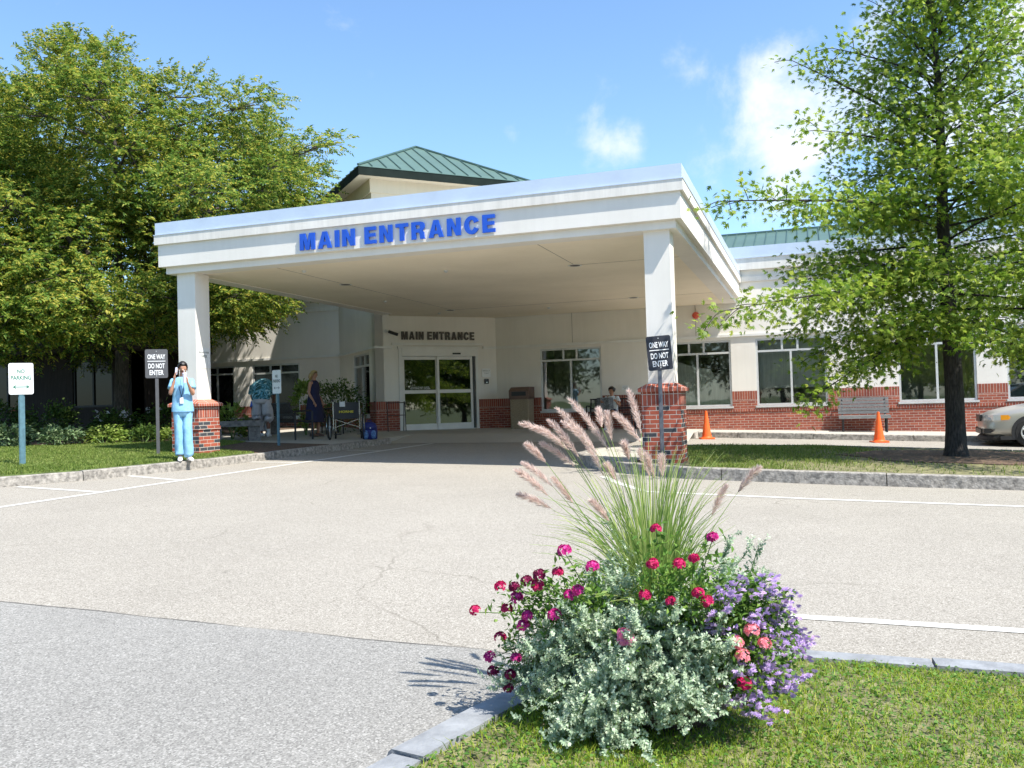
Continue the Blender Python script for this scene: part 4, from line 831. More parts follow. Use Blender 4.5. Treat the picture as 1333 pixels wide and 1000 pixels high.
# ------------------------------------------------------------------ parked car (nose at the right edge of the picture)
def car(label, x, y, rz):
    t = thing('parked_car', label, 'car', (0, 0, 0))
    Wd = .87
    # stations along x from nose (0) to tail (4.5): (x, half width, z bottom, z shoulder, z top/hood)
    S = [(0.0, .55, .38, .5, .6), (.03, .66, .27, .52, .66), (.12, .76, .2, .58, .73), (.3, .83, .18, .65, .79), (.6, .86, .18, .7, .86), (1.0, .87, .19, .74, .92), (1.35, .87, .19, .8, .98), (1.8, .87, .19, .85, .95), (2.6, .87, .19, .87, .96), (3.4, .87, .2, .88, .97), (3.75, .86, .22, .88, 1.0), (4.1, .84, .25, .86, 1.0), (4.38, .78, .3, .78, .92), (4.48, .66, .38, .62, .74)]
    b = MB(); vs = []
    for (sx, w_, zb_, zs_, zt_) in S:
        prof = [(-w_*.9, zb_), (-w_, zb_+.12), (-w_*1.0, (zb_+zs_)/2), (-w_*.985, zs_), (-w_*.9, zs_+(zt_-zs_)*.6), (-w_*.6, zt_-.005), (0, zt_+.02), (w_*.6, zt_-.005), (w_*.9, zs_+(zt_-zs_)*.6), (w_*.985, zs_), (w_, (zb_+zs_)/2), (w_, zb_+.12), (w_*.9, zb_)]
        vs += [(sx, p[0], p[1]) for p in prof]
    n = 13; fs = [(i*n+j, i*n+(j+1) % n, (i+1)*n+(j+1) % n, (i+1)*n+j) for i in range(len(S)-1) for j in range(n)]+[tuple(range(n))[::-1], tuple(range((len(S)-1)*n, len(S)*n))]
    b.add(vs, fs); body = b.build('body', M['carpaint'], t, smooth=True)
    mod = body.modifiers.new('s', 'SUBSURF'); mod.levels = 1; mod.render_levels = 1
    # greenhouse
    G_ = [(1.25, .74, .95, .96), (1.95, .64, .95, 1.36), (2.5, .62, .95, 1.42), (3.1, .62, .95, 1.38), (3.85, .72, .97, 1.0)]
    b = MB(); vs = []
    for gx, w_, z0_, z1_ in G_: vs += [(gx, -.76, z0_), (gx, -w_, z1_-.02), (gx, -w_*.8, z1_), (gx, w_*.8, z1_), (gx, w_, z1_-.02), (gx, .76, z0_)]
    b.add(vs, [(i*6+j, i*6+j+1, (i+1)*6+j+1, (i+1)*6+j) for i in range(4) for j in range(5)]); b.build('cabin_glass', M['darkglass'], t)
    b = MB(); vs = []
    for gx, w_, z1_ in ((1.9, .6, 1.365), (2.5, .6, 1.435), (3.15, .6, 1.39)): vs += [(gx, -w_, z1_-.03), (gx, -w_*.8, z1_+.005), (gx, w_*.8, z1_+.005), (gx, w_, z1_-.03)]
    b.add(vs, [(i*4+j, i*4+j+1, (i+1)*4+j+1, (i+1)*4+j) for i in range(2) for j in range(3)]); b.build('roof', M['carpaint'], t)
    for s in (-1, 1):
        for p in (((1.28, .76, .96), (1.93, .655, 1.36)), ((2.55, .76, .96), (2.5, .645, 1.42)), ((3.82, .75, .99), (3.12, .65, 1.38))): b = MB(); b.tube([(p[0][0], s*p[0][1], p[0][2]), (p[1][0], s*p[1][1], p[1][2])], .025, 6); b.build('pillar', M['carpaint'], t)
        b = MB(); b.ell((1.55, s*.95, .98), (.07, .11, .065), 10, 8); b.build('mirror', M['carpaint'], t, smooth=True)
        for wx in (.88, 3.6):
            b = MB(); X0 = s*.845
            b.extr([(wx+.37*cos(a), .31+.37*sin(a)) for a in np.linspace(-.35, pi+.35, 22)], lambda u, v, d: (u, X0+s*d, v), .035); b.build('wheel_arch', M['carblack'], t)
            b = MB(); b.tube([(wx, s*.68, .31), (wx, s*.7, .31), (wx, s*.87, .31), (wx, s*.89, .31)], [.28, .315, .315, .29], 28); wl = b.build('wheel', M['tire'], t)
            b = MB(); b.tube([(wx, s*.885, .31), (wx, s*.897, .31)], [.2, .2], 24); b.build('rim', M['darkmetal'], wl)
            b = MB(); b.tube([(wx+.19*cos(a), s*.9, .31+.19*sin(a)) for a in np.linspace(0, 2*pi, 25)], .014, 6, caps=False)
            for k in range(7): a = k*2*pi/7; b.tube([(wx, s*.905, .31), (wx+.18*cos(a), s*.9, .31+.18*sin(a))], [.03, .018], 5)
            b.build('spokes', M['alum'], wl)
        # headlight wraps the corner
        b = MB(); P = [(.09, .42), (.12, .62), (.2, .765), (.34, .852)]
        vs = [(px_-.016, s*(py_+.012), z) for px_, py_ in P for z in (.575, .69)]
        b.add(vs, [(2*i, 2*i+2, 2*i+3, 2*i+1) for i in range(3)]); b.build('headlight', M['lenshouse'], t)
        b = MB(); b.add([(.318, s*.868, .58), (.318, s*.868, .69), (.46, s*.885, .69), (.5, s*.885, .64), (.47, s*.885, .59)], [(0, 1, 2, 3, 4)]); b.build('indicator', M['amber'], t)
        b = MB(); b.add([(.0, s*.6, .3), (.02, s*.72, .3), (.14, s*.8, .31), (.2, s*.83, .35), (.14, s*.81, .4), (.02, s*.73, .4), (0, s*.62, .4)], [tuple(range(7))]); 
        b.v = [(p[0]-.012, p[1]*1.015, p[2]) for p in b.v]; b.build('bumper_intake', M['black'], t)
        b = MB(); b.box(.3, 4.2, s*.872-.006, s*.872+.006, .16, .24); b.build('sill_trim', M['carblack'], t)
    b = MB(); b.box(-.03, .03, -.33, .33, .55, .69); b.build('grille', M['black'], t)
    b = MB(); b.box(-.035, .01, -.5, .5, .28, .38); b.build('lower_grille', M['black'], t)
    b = MB(); b.rings([(.25, 0, .14, .3, .72), (.25, 0, .2, .3, .78), (.3, 0, .25, .3, .8)], 20); b.build('air_dam', M['carblack'], t)
    t.location = (x, y, gz(x+1, y)+.0); t.rotation_euler = (0, 0, rz); return t
car('champagne saloon car parked at the kerb with only its nose in view', 3.58, 21.95, -.06)
# ------------------------------------------------------------------ foliage helpers
def nrm(a): return a/(np.linalg.norm(a, axis=-1, keepdims=True)+1e-9)
def rvec(n): return nrm(RNG.normal(size=(n, 3)))
def leaf_quads(P, D, Nn, L, W_, fold=.12):
    D = nrm(D); S = nrm(np.cross(D, Nn)); Nn = np.cross(S, D); L = np.asarray(L).reshape(-1, 1)*np.ones((len(P), 1)); W_ = np.asarray(W_).reshape(-1, 1)*np.ones((len(P), 1))
    V = np.stack([P, P+D*L*.45+S*W_*.5+Nn*L*fold, P+D*L-Nn*L*fold*.6, P+D*L*.45-S*W_*.5+Nn*L*fold], 1)
    return V.reshape(-1, 3), np.arange(len(P)*4).reshape(-1, 4)
def star_leaves(P, D, Nn, L):
    """lobed leaf: three pairs of pointed lobes sharing the base"""
    D = nrm(D); S = nrm(np.cross(D, Nn)); N_ = np.cross(S, D); L = L.reshape(-1, 1); V = [P]; F = []; k = 1
    for ang, o, ln, wd in ((0, .0, 1., .26), (.95, .15, .62, .2), (-.95, .15, .62, .2), (.75, .42, .48, .16), (-.75, .42, .48, .16)):
        dd = D*cos(ang)+S*sin(ang); ss = S*cos(ang)-D*sin(ang); b0 = P+D*L*o
        V += [b0+dd*L*ln*.45+ss*L*wd*.5+N_*L*.05, b0+dd*L*ln-N_*L*.08, b0+dd*L*ln*.45-ss*L*wd*.5+N_*L*.05]
        F.append((0, k, k+1, k+2)); k += 3
    n = len(P); V = np.stack(V, 1).reshape(-1, 3); F = (np.arange(n)[:, None, None]*k+np.array(F)[None]).reshape(-1, 4)
    return V, F
def bez(a, b, up, n=8, side=None):
    a = np.array(a, float); b = np.array(b, float); c = (a+b)/2+np.array((0, 0, up))
    if side is not None: c = c+side
    t = np.linspace(0, 1, n)[:, None]; return a*(1-t)**2+2*c*t*(1-t)+b*t**2
def crown_and_wood(limbs, sec_len, sec_step, twig_n, spread, seed, flat=.45, droop=.15, start=.28, wood_min=.012):
    """limbs: list of (path ndarray, r0). returns wood MB, leaf anchor points and directions"""
    rng = np.random.default_rng(seed); wb = MB(); PP = []; DD = []
    for path, r0 in limbs:
        n = len(path); rad = [max(wood_min, r0*(1-.85*i/(n-1))) for i in range(n)]; wb.tube(path, rad, 6)
        seg = np.linalg.norm(np.diff(path, axis=0), axis=1); L = seg.sum(); cum = np.concatenate([[0], np.cumsum(seg)])
        k = max(3, int(L*(1-start)/sec_step)); sgn = 1
        for i in range(k+1):
            t = start+(1-start)*i/k; s = t*L; j = min(np.searchsorted(cum, s, side='right')-1, n-2); p = path[j]+(path[j+1]-path[j])*((s-cum[j])/seg[j])
            d = nrm(path[j+1]-path[j]); side = np.cross(d, (0, 0, 1.)); side = side/(np.linalg.norm(side)+1e-6); sgn = -sgn
            az = rng.uniform(.5, 1.1)*sgn if i < k else 0
            dd = d*cos(az)+side*sin(az)+np.array((0, 0, rng.uniform(-flat, flat)*.9)); dd = nrm(dd)
            ln = sec_len*(1.05-.5*t)*rng.uniform(.6, 1.15); e = p+dd*ln+np.array((0, 0, -droop*ln))
            q = bez(p, e, ln*.1, 5); wb.tube(q, [max(.006, r0*.28*(1-t*.5)*(1-.8*m/4)) for m in range(5)], 4)
            m = int(twig_n*ln/sec_len); tt = rng.uniform(.12, 1.0, m)**.8
            base = p+(e-p)*tt[:, None]+np.array((0, 0, 1.))*(4*tt*(1-tt)*ln*.05)[:, None]
            off = rng.normal(size=(m, 3))*np.array((1, 1, flat*.8))*spread*(.35+.65*(1-np.abs(tt-.5)))[:, None]
            PP.append(base+off); DD.append(np.tile(dd, (m, 1))+nrm(off)*1.0)
    return wb, np.concatenate(PP), np.concatenate(DD)
# ------------------------------------------------------------------ honey locusts
def locust(label, base, h, rad, seed, group=None, npad=95, nfr=12000, keep=None, extra=(), ctr=(0, 0)):
    """crown of rounded leafy pads, each pad a cloud of drooping compound fronds"""
    rng = np.random.default_rng(seed); base = np.array(base, float); t = thing('locust_tree', label, 'tree', tuple(base), group)
    cen = base+np.array((ctr[0], ctr[1], h*.535)); R3 = np.array((rad, rad*.82, h*.46)); lead = []
    tp = bez(base-(0, 0, .3), base+(rng.uniform(-.2, .2), rng.uniform(-.2, .2), 2.4), 0, 5)
    tb = MB(); tb.tube(tp, [.27, .2, .18, .17, .165], 12, wob=.06, seed=seed)
    for k in range(8):
        a = k*pi/4+rng.uniform(-.3, .3); e = cen+R3*np.array((cos(a)*.45, sin(a)*.45, .1+.4*(k % 2))); p = bez(tp[-1], e, .7, 9); lead.append(p); tb.tube(p, [.11*(1-.085*i) for i in range(9)], 8)
    pads = []
    for i in range(npad):
        zz = 1-1.66*(i+.5)/npad; a = i*2.39996+rng.uniform(-.25, .25); rr_ = sqrt(max(.02, 1-zz*zz)); d = np.array((cos(a)*rr_, sin(a)*rr_, zz)); d = d/((np.abs(d)**2.6).sum()**(1/2.6))
        f = rng.uniform(.72, .9) if i % 4 else rng.uniform(.35, .6)
        c = cen+R3*d*f; c[2] = max(c[2], base[2]+2.7+rng.uniform(0, .4)); pads.append((c, rng.uniform(.85, 1.35)))
    for c, r in extra: pads.append((np.array(c, float), r))
    wb = MB(); P0 = []; D0 = []
    w_ = np.array([r**2 for _, r in pads]); w_ /= w_.sum()
    for (c, r), q in zip(pads, w_):
        j, k = min(((j, k) for j, l in enumerate(lead) for k in range(2, 9)), key=lambda jk: np.linalg.norm(lead[jk[0]][jk[1]]-c)+abs(lead[jk[0]][jk[1]][2]-c[2]+1)*.5); s = lead[j][k]
        p = bez(s, c, .25, 7); wb.tube(p, [.045, .038, .032, .026, .02, .015, .01], 6)
        for m in range(7): e = c+nrm(rng.normal(size=3)*np.array((1, 1, .5)))*r*.8; wb.tube(bez(p[5], e, .08, 4), [.014, .011, .008, .004], 4)
        n = int(nfr*q); d = nrm(rng.normal(size=(n, 3))+np.array((0, 0, .35))); f = rng.uniform(.35, 1, n)[:, None]**.6
        lump = 1+.22*np.sin(d[:, :1]*5+seed)*np.sin(d[:, 1:2]*6+c[0])+.12*rng.normal(size=(n, 1))
        P0.append(c+d*np.array((1., 1., .62))*r*f*lump*1.02); D0.append(nrm(d*np.array((1, 1, .3))+nrm(c-cen)*.5+rng.normal(size=(n, 3))*.35+np.array((0, 0, -.02))))
    P0 = np.concatenate(P0); D0 = np.concatenate(D0); n = len(P0); m = 16; ln = rng.uniform(.2, .36, n)
    tt = np.linspace(.05, 1, m); P = P0[:, None]+D0[:, None]*(ln[:, None]*tt[None])[..., None]+np.array((0, 0, -.06))*(tt[None, :, None]**2)
    S = nrm(np.cross(D0, np.array((0, 0, 1.))+rng.normal(size=(n, 3))*.35)); sg = np.where(np.arange(m) % 2 == 0, 1, -1)[None, :, None]
    D = nrm(S[:, None]*sg+D0[:, None]*.55+rng.normal(size=(n, m, 3))*.3+np.array((0, 0, -.15))); P = P.reshape(-1, 3); D = D.reshape(-1, 3)
    ok = np.ones(len(P), bool) if keep is None else keep(P); P, D = P[ok], D[ok]; n = len(P)
    tb.build('trunk', M['bark1'], t, smooth=True); wb.build('limbs', M['bark1'], t, smooth=True, fix=False)
    Nn = nrm(np.array((.15, -.1, 1.))+rng.normal(size=(n, 3))*.55); V, F = leaf_quads(P, D, Nn, rng.uniform(.07, .125, n), rng.uniform(.03, .05, n)); fast('crown', V, F, M['locust'], t); print('locust', n); return t
def keepA(P):
    return ~((P[:, 0] > -11.62) & (P[:, 1] > 13.0) & (P[:, 2] < 4.98)) & ~((P[:, 1] > 24.6) & (P[:, 0] > -21.8) & (P[:, 2] < 5.6)) & ~((P[:, 1] > 21.9) & (P[:, 0] < -19.7) & (P[:, 2] < 3.6))
locust('large yellow green tree left of the canopy, its trunk nearest the left column', (-17.3, 18.5, .62), 10.15, 6.3, 21, 'trees at the left', keep=keepA, npad=105, nfr=31000, ctr=(-1.0, .2),
       extra=[((-12.6, 17.4, 3.95), .75), ((-12.9, 18.8, 4.2), .8), ((-13.4, 18.2, 3.6), .8), ((-12.3, 18.4, 7.3), .7), ((-11.2, 18.4, 7.75), .42), ((-10.6, 18.4, 7.75), .3), ((-12.4, 17.8, 8.7), .75), ((-12.3, 15.4, 6.2), .9), ((-14.6, 14.6, 3.7), 1.0), ((-16.4, 14.2, 3.5), 1.0), ((-18.4, 14.4, 3.4), 1.0), ((-15.4, 15.8, 3.3), .95), ((-17.4, 15.6, 3.2), 1.0), ((-19.6, 15.4, 3.3), 1.0), ((-20.9, 14.6, 3.5), 1.0), ((-14.4, 17.0, 3.6), .8), ((-22, 16, 3.4), 1.0), ((-15.0, 22.3, 8.4), .9), ((-14.6, 21.8, 7.3), .9), ((-15.4, 22.8, 9.2), 1.1), ((-13.0, 16.6, 5.0), .9), ((-15.0, 22.6, 7.2), 1.1)])
locust('broad yellow green tree whose trunk stands outside the left edge of the view', (-26.8, 18.6, .85), 11.6, 7.0, 33, 'trees at the left', keep=keepA, npad=90, nfr=18000)
# ------------------------------------------------------------------ pin oak
def pin_oak():
    rng = np.random.default_rng(5); bx, by = 2.23, 15.85; z0 = gz(bx, by)+.16
    t = thing('oak_tree', 'young green oak with a straight dark trunk on the mulched island', 'tree', (bx, by, z0))
    tb = MB(); zs = np.array([-.2, 0, .15, .5, 1.2, 2, 3, 4, 5, 6, 7, 8, 9.2]); path = [(bx+.02*sin(z*1.3)-.012*z, by+.03*sin(z), z0+z) for z in zs]
    tb.tube(path, [.24, .2, .165, .145, .14, .13, .11, .092, .075, .058, .042, .028, .01], 14, wob=.05, seed=2)
    tb.build('trunk', M['bark2'], t, smooth=True)
    R = lambda z: np.interp(z, [1.6, 2.2, 3, 4, 5, 6, 7, 8, 9.2], [2.4, 2.75, 2.75, 2.3, 1.65, 1.3, 1.05, .8, .3])
    limbs = []; n = 88
    for i in range(n):
        z = 1.9+7.0*(i/n)**.92; a = i*2.39996; r = R(z)*rng.uniform(.72, 1.05)*(1.5 if cos(a) > .2 else .9)
        dz = np.interp(z, [1.7, 2.6, 4, 7, 9], [-.85, -.35, .35, 1.0, .6])*rng.uniform(.7, 1.2)+rng.normal()*.3
        e = np.array((bx+cos(a)*r, by+sin(a)*r*.9, z0+z+dz)); e[2] = max(e[2], z0+.95)
        s = np.array((bx-.012*z, by, z0+z)); limbs.append((bez(s, e, .3 if z < 4 else .1, 8), .022))
    for z, e, r in ((4.1, (-1.1, 12.3, 4.03), .035), (5.2, (-.1, 15.6, 7.05), .035), (2.9, (-1.15, 12.3, 2.5), .03), (6.2, (.55, 15.2, 7.0), .03), (2.3, (.15, 14.2, 1.35), .035), (5.0, (.3, 14.6, 5.5), .03)):
        limbs.append((bez((bx-.04, by, z0+z), e, .1, 10), r))
    wb, P, D = crown_and_wood(limbs, .68, .18, 122, .2, 9, flat=.85, droop=.08, start=.2, wood_min=.006)
    keep_ = rng.uniform(0, 1, len(P)) < np.interp(P[:, 2], [1, 4, 5.5, 7, 9], [.95, .85, .58, .45, .4])*np.interp(P[:, 0], [-1, .3], [.4, 1]); P, D = P[keep_], D[keep_]
    wb.build('limbs', M['bark2'], t, smooth=True, fix=False); n = len(P)
    Dl = nrm(D+rng.normal(size=(n, 3))*.8+np.array((0, 0, -.25))); Nn = nrm(np.array((.2, -.1, 1.))+rng.normal(size=(n, 3))*.6)
    V, F = star_leaves(P, Dl, Nn, rng.uniform(.075, .125, n)); fast('crown', V, F, M['oak'], t); print('oak leaves', n); return t
pin_oak()
# ------------------------------------------------------------------ trees across the car park (seen only in the door and window glass)
def far_tree(label, x, y, h, r, seed, src=None):
    if src: return dup(src, (x, y, gz(x, y)), seed*1.3, label)
    rng = np.random.default_rng(seed); t = thing('broadleaf_tree', label, 'tree', (x, y, gz(x, y)), 'trees across the car park'); g = gz(x, y)
    b = MB(); b.tube([(x, y, g-.2), (x, y, g+h*.3), (x+.2, y, g+h*.7)], [.3, .22, .1], 8); b.build('trunk', M['bark1'], t)
    n = 9000; k = 70; cc_ = nrm(rng.normal(size=(k, 3)))*rng.uniform(.4, 1, (k, 1))*np.array((r, r, h*.42))+np.array((x, y, g+h*.56))
    P = cc_[rng.integers(0, k, n)]+rng.normal(size=(n, 3))*np.array((.8, .8, .45)); V, F = leaf_quads(P, rvec(n), nrm(np.array((0, 0, 1.))+rng.normal(size=(n, 3))*.7), rng.uniform(.3, .55, n), .25)
    fast('crown', V, F, M['far'], t); return t
ft = far_tree('round tree across the car park, mirrored in the window glass', -2, -22, 9, 5, 3)
for i, (x, y) in enumerate([(-12, -24), (8, -23), (18, -20), (28, -14), (33, -4), (35, 6), (-23, -25), (-34, -22), (26, -22)]):
    far_tree('round tree across the car park, mirrored in the window glass', x, y, 9, 5, i, ft)
# ------------------------------------------------------------------ lawns
def inside(P, poly):
    x, y = P[:, 0], P[:, 1]; c = np.zeros(len(P), bool); n = len(poly)
    for i in range(n):
        x1, y1 = poly[i]; x2, y2 = poly[(i+1) % n]
        if y1 == y2: continue
        m = ((y1 > y) != (y2 > y)) & (x < (x2-x1)*(y-y1)/(y2-y1)+x1); c ^= m
    return c
def gzv(x, y): return -.026*x+.0095*y
def blades(name, poly, bbox, n, h, lean, w_, m, top, dens=None, seed=1):
    rng = np.random.default_rng(seed); P = np.stack([rng.uniform(bbox[0], bbox[1], n), rng.uniform(bbox[2], bbox[3], n)], 1)
    P = P[inside(P, poly)]
    if dens is not None: P = P[rng.uniform(0, 1, len(P)) < dens(P, rng)]
    n = len(P); patch = np.sin(P[:, 0]*3.1+np.sin(P[:, 1]*2.3)*1.5)*np.sin(P[:, 1]*3.7+P[:, 0])*.25+1
    z = gzv(P[:, 0], P[:, 1])+top; B = np.stack([P[:, 0], P[:, 1], z], 1)
    a = rng.uniform(0, 2*pi, n); S = np.stack([np.cos(a), np.sin(a), 0*a], 1); l = rng.uniform(0, lean, n)[:, None]; a2 = rng.uniform(0, 2*pi, n); Ld = np.stack([np.cos(a2), np.sin(a2), 0*a2], 1)
    H = (rng.uniform(.5, 1.2, n)*h*patch)[:, None]; up = np.array((0, 0, 1.)); W = (rng.uniform(.6, 1.3, n)*w_)[:, None]
    mid = B+up*H*.6+Ld*H*l*.5; tip = B+up*H*.9+Ld*H*l*1.5
    V = np.stack([B-S*W/2, B+S*W/2, mid+S*W*.42, mid-S*W*.42, tip+S*W*.06, tip-S*W*.06], 1).reshape(-1, 3)
    F = (np.arange(n)[:, None, None]*6+np.array([[0, 1, 2, 3], [3, 2, 4, 5]])[None]).reshape(-1, 4)
    return struct(fast(name, V, F, m), 'stuff')
def dn(P, rng):
    q = np.sin(P[:, 0]*2.1+1)*np.sin(P[:, 1]*2.9)+.5*np.sin(P[:, 0]*6.3+P[:, 1]*4.2)
    return np.clip(.85+.45*q, .12, 1)
NIp = NI+[(12, 1)]+[(-1.55, 1)]
NIp = [p for p in NI if p[1] > 1.9]+[(12, 1.9)]
def small_leaves(name, n, seed):
    rng = np.random.default_rng(seed); P = np.stack([rng.uniform(-1.5, 4.5, n), rng.uniform(2, 4.5, n)], 1); P = P[inside(P, NIp)]; n = len(P)
    B = np.stack([P[:, 0], P[:, 1], gzv(P[:, 0], P[:, 1])+.035+rng.uniform(.005, .03, n)], 1); D = rvec(n)*np.array((1, 1, .3)); V, F = leaf_quads(B, D, nrm(np.array((0, 0, 1.))+rng.normal(size=(n, 3))*.35), rng.uniform(.012, .026, n), rng.uniform(.01, .018, n))
    return struct(fast(name, V, F, M['herb']), 'stuff')
blades('grass', NIp, (-1.5, 3.2, 1.9, 4.5), 140000, .033, .9, .004, M['grassA'], .03, dn, 2)
blades('grass', NIp, (3.2, 8, 1.9, 4.6), 20000, .045, .9, .006, M['grassA'], .03, dn, 3)
blades('grass', NIp, (-1.5, 3.2, 1.9, 4.5), 1500, .06, .8, .004, M['grassA'], .03, None, 4)
small_leaves('clover', 26000, 6)
blades('grass', LAWN, (-18, -9.8, 8.5, 17.4), 150000, .05, .7, .012, M['grassB'], .145, None, 5)
blades('grass', LAWN, (-45, -18, 4, 14.4), 40000, .05, .7, .02, M['grassB'], .145, None, 6)
def di(P, rng): return np.clip(1.0-.8*(P[:, 0]+1.2)/1.6-.25*np.sin(P[:, 0]*3+P[:, 1]*2)+(P[:, 1] > 15.5)*.3, .06, 1)*(np.hypot(P[:, 0]-2.3, P[:, 1]-15.8) > 1.6)
blades('grass', [p for p in II[:5] if p[0] > -1.9]+[(-1.7, 13.0), (-2.3, 17.3)]+[p for p in II[7:] if p[0] > -2.2], (-2.4, 9, 12.3, 18.1), 90000, .05, .7, .011, M['grassB'], .16, di, 7)
# ------------------------------------------------------------------ shrubs and bed plants
def clump(name, label, cat, x, y, r, h, m, n, ls, group=None, seed=0, flowers=None, base=.14, aspect=.55, stems=8):
    rng = np.random.default_rng(seed); z = gz(x, y)+base; t = thing(name, label, cat, (x, y, z), group); O = np.array((x, y, z))
    b = MB()
    for i in range(stems):
        a = rng.uniform(0, 2*pi); e = O+(cos(a)*r*.6, sin(a)*r*.6, h*rng.uniform(.5, .9)); b.tube(bez(O-(0, 0, .05), e, h*.15, 5), [.012, .01, .008, .006, .004], 4)
    b.build('stems', M['stem'], t, fix=False)
    k = max(10, n//26); th = rng.uniform(0, 2*pi, k); u = rng.uniform(0, 1, k); rr_ = np.sqrt(rng.uniform(.1, 1, k))
    cz = h*(.15+.85*u); rad = r*np.sqrt(np.clip(1-((cz-h*.42)/(h*.6))**2, .06, 1))*rr_
    cc_ = np.stack([np.cos(th)*rad, np.sin(th)*rad, cz], 1)*np.array((1, 1, 1)); idx = rng.integers(0, k, n)
    P = O+cc_[idx]+rng.normal(size=(n, 3))*r*.13; D = nrm((P-O)*np.array((1, 1, .4))+rng.normal(size=(n, 3))*.25*r); P[:, 2] = np.maximum(P[:, 2], z+.02)
    V, F = leaf_quads(P, D+np.array((0, 0, -.2)), nrm(np.array((0, 0, 1.))+rng.normal(size=(n, 3))*.45), rng.uniform(.7, 1.25, n)*ls, rng.uniform(.7, 1.2, n)*ls*aspect); fast('foliage', V, F, m, t)
    if flowers:
        k = flowers[1]; a = rng.uniform(0, 2*pi, k); P = O+np.stack([np.cos(a)*r*.7, np.sin(a)*r*.7, h*rng.uniform(.75, 1.1, k)], 1)
        for p in P:
            q = p+rng.normal(size=(12, 3))*.022; V, F = leaf_quads(q, rvec(12), rvec(12), .035, .025); fast('flower_head', V, F, M[flowers[0]], t)
    return t
bed = [(-17.5, 14.35, .5, .42, 'hosta', .11, 'grey green leafy clump at the bed edge, farthest left of the row'),
 (-16.45, 14.45, .55, .5, 'hosta', .11, 'grey green leafy clump at the bed edge behind the NO PARKING post'),
 (-15.6, 14.95, .55, .48, 'hosta', .1, 'pale grey green clump in the middle of the bed edge'),
 (-14.95, 15.55, .5, .42, 'brightshrub', .1, 'bright green low clump in the middle of the bed edge'),
 (-14.45, 16.2, .45, .42, 'shrub', .09, 'dark green low clump right of the bright green one'),
 (-14.05, 16.75, .42, .4, 'brightshrub', .09, 'yellow green low clump just left of the charcoal sign post')]
for i, (x, y, r, h, m_, ls, lab) in enumerate(bed): clump('bed_plant', lab, 'plant', x, y, r*.85, h*.78, M[m_], 700, ls, 'low plants along the left bed', 40+i)
for i, (x, y, r, h, fl, lab) in enumerate([(-19.0, 16.2, .8, 1.0, ('salmon', 8), 'dark leafy shrub with orange flowers at the far left of the bed'), (-17.4, 16.4, .75, .95, None, 'dark leafy shrub in the bed left of the tree trunk'), (-15.9, 16.9, .6, .8, ('whiteflower', 14), 'shrub with white flowers in the shade by the tree trunk'), (-15.3, 17.9, .6, .9, ('whiteflower', 12), 'shrub with white flowers just behind the charcoal sign')]):
    clump('garden_shrub', lab, 'shrub', x, y, r, h*.8, M['shrub'], 1300, .1, 'shrubs in the shaded bed', 60+i, fl)
clump('garden_shrub', 'light green large leaved shrub just right of the left brick column', 'shrub', -13.2, 17.75, .42, .75, M['brightshrub'], 420, .13, 'shrubs in the shaded bed', 70)
clump('garden_shrub', 'tall light leaved shrub left of the woman in navy', 'shrub', -12.5, 19.9, .42, 1.35, M['brightshrub'], 520, .12, 'shrubs by the entrance', 71)
clump('garden_shrub', 'wide dark shrub behind the wheelchair', 'shrub', -12.5, 21.6, .75, 1.35, M['shrub'], 2200, .09, 'shrubs by the entrance', 72)
# ------------------------------------------------------------------ planter in the foreground
PX, PY = -.6, 3.5; PZ = gz(PX, PY)+.03
t = thing('flower_pot', 'dark round planter almost hidden under trailing plants on the front lawn', 'planter', (PX, PY, PZ))
b = MB(); b.rings([(PX, PY, PZ, .24, .24), (PX, PY, PZ+.02, .25, .25), (PX, PY, PZ+.26, .31, .31), (PX, PY, PZ+.3, .335, .335), (PX, PY, PZ+.325, .33, .33), (PX, PY, PZ+.32, .3, .3)], 36); b.build('pot_wall', M['pot'], t, smooth=False)
b = MB(); b.tube([(PX, PY, PZ+.3), (PX, PY, PZ+.324)], .298, 28); b.build('potting_soil', M['mulch'], t)
O = np.array((PX, PY, PZ+.32))
# fountain grass
t = thing('fountain_grass', 'tall fountain grass with pinkish bristly plumes rising from the planter', 'grass plant', tuple(O))
rng = np.random.default_rng(77)
def ribbons(paths, widths, face=None):
    V = []; F = []; o = 0
    for q, w_ in zip(paths, widths):
        n = len(q); d = np.gradient(q, axis=0); s = np.cross(d, np.array((rng.normal()*.5, -1, .3+rng.normal()*.5))); s = nrm(s); tt = np.linspace(0, 1, n)[:, None]; ww = w_*(1-tt**1.6)*.5+.0004
        V.append(np.stack([q-s*ww, q+s*ww], 1).reshape(-1, 3)); F += [(o+2*i, o+2*i+1, o+2*i+3, o+2*i+2) for i in range(n-1)]; o += 2*n
    return np.concatenate(V), np.array(F)
paths = []; wd = []
for i in range(430):
    a = rng.uniform(0, 2*pi); r0 = rng.uniform(0, .09); b0 = O+(-.02+cos(a)*r0, sin(a)*r0, -.02); sp = rng.uniform(.04, .42)*(1.1 if cos(a) < .3 else .75); hh = rng.uniform(.38, .82)-sp*.35
    e = b0+(cos(a)*sp, sin(a)*sp, hh*(.82 if sp > .3 else 1)); c = b0+(cos(a)*sp*.15, sin(a)*sp*.15, hh*.75); tt = np.linspace(0, 1, 9)[:, None]
    paths.append(b0*(1-tt)**2+2*c*tt*(1-tt)+e*tt**2); wd.append(rng.uniform(.0035, .006))
PLM = [(np.array(a), np.array(b_)) for a, b_ in PLUMES]
for tipp, bs in PLM:
    b0 = O+(rng.uniform(-.08, .06), rng.uniform(-.06, .06), 0); c = b0+(bs-b0)*.5+np.array((0, 0, .07)); tt = np.linspace(0, 1, 10)[:, None]; q = b0*(1-tt)**2+2*c*tt*(1-tt)+bs*tt**2
    for dx in (0,): paths.append(np.concatenate([q, q[-1:]+(tipp-bs)*.4])); wd.append(.006)
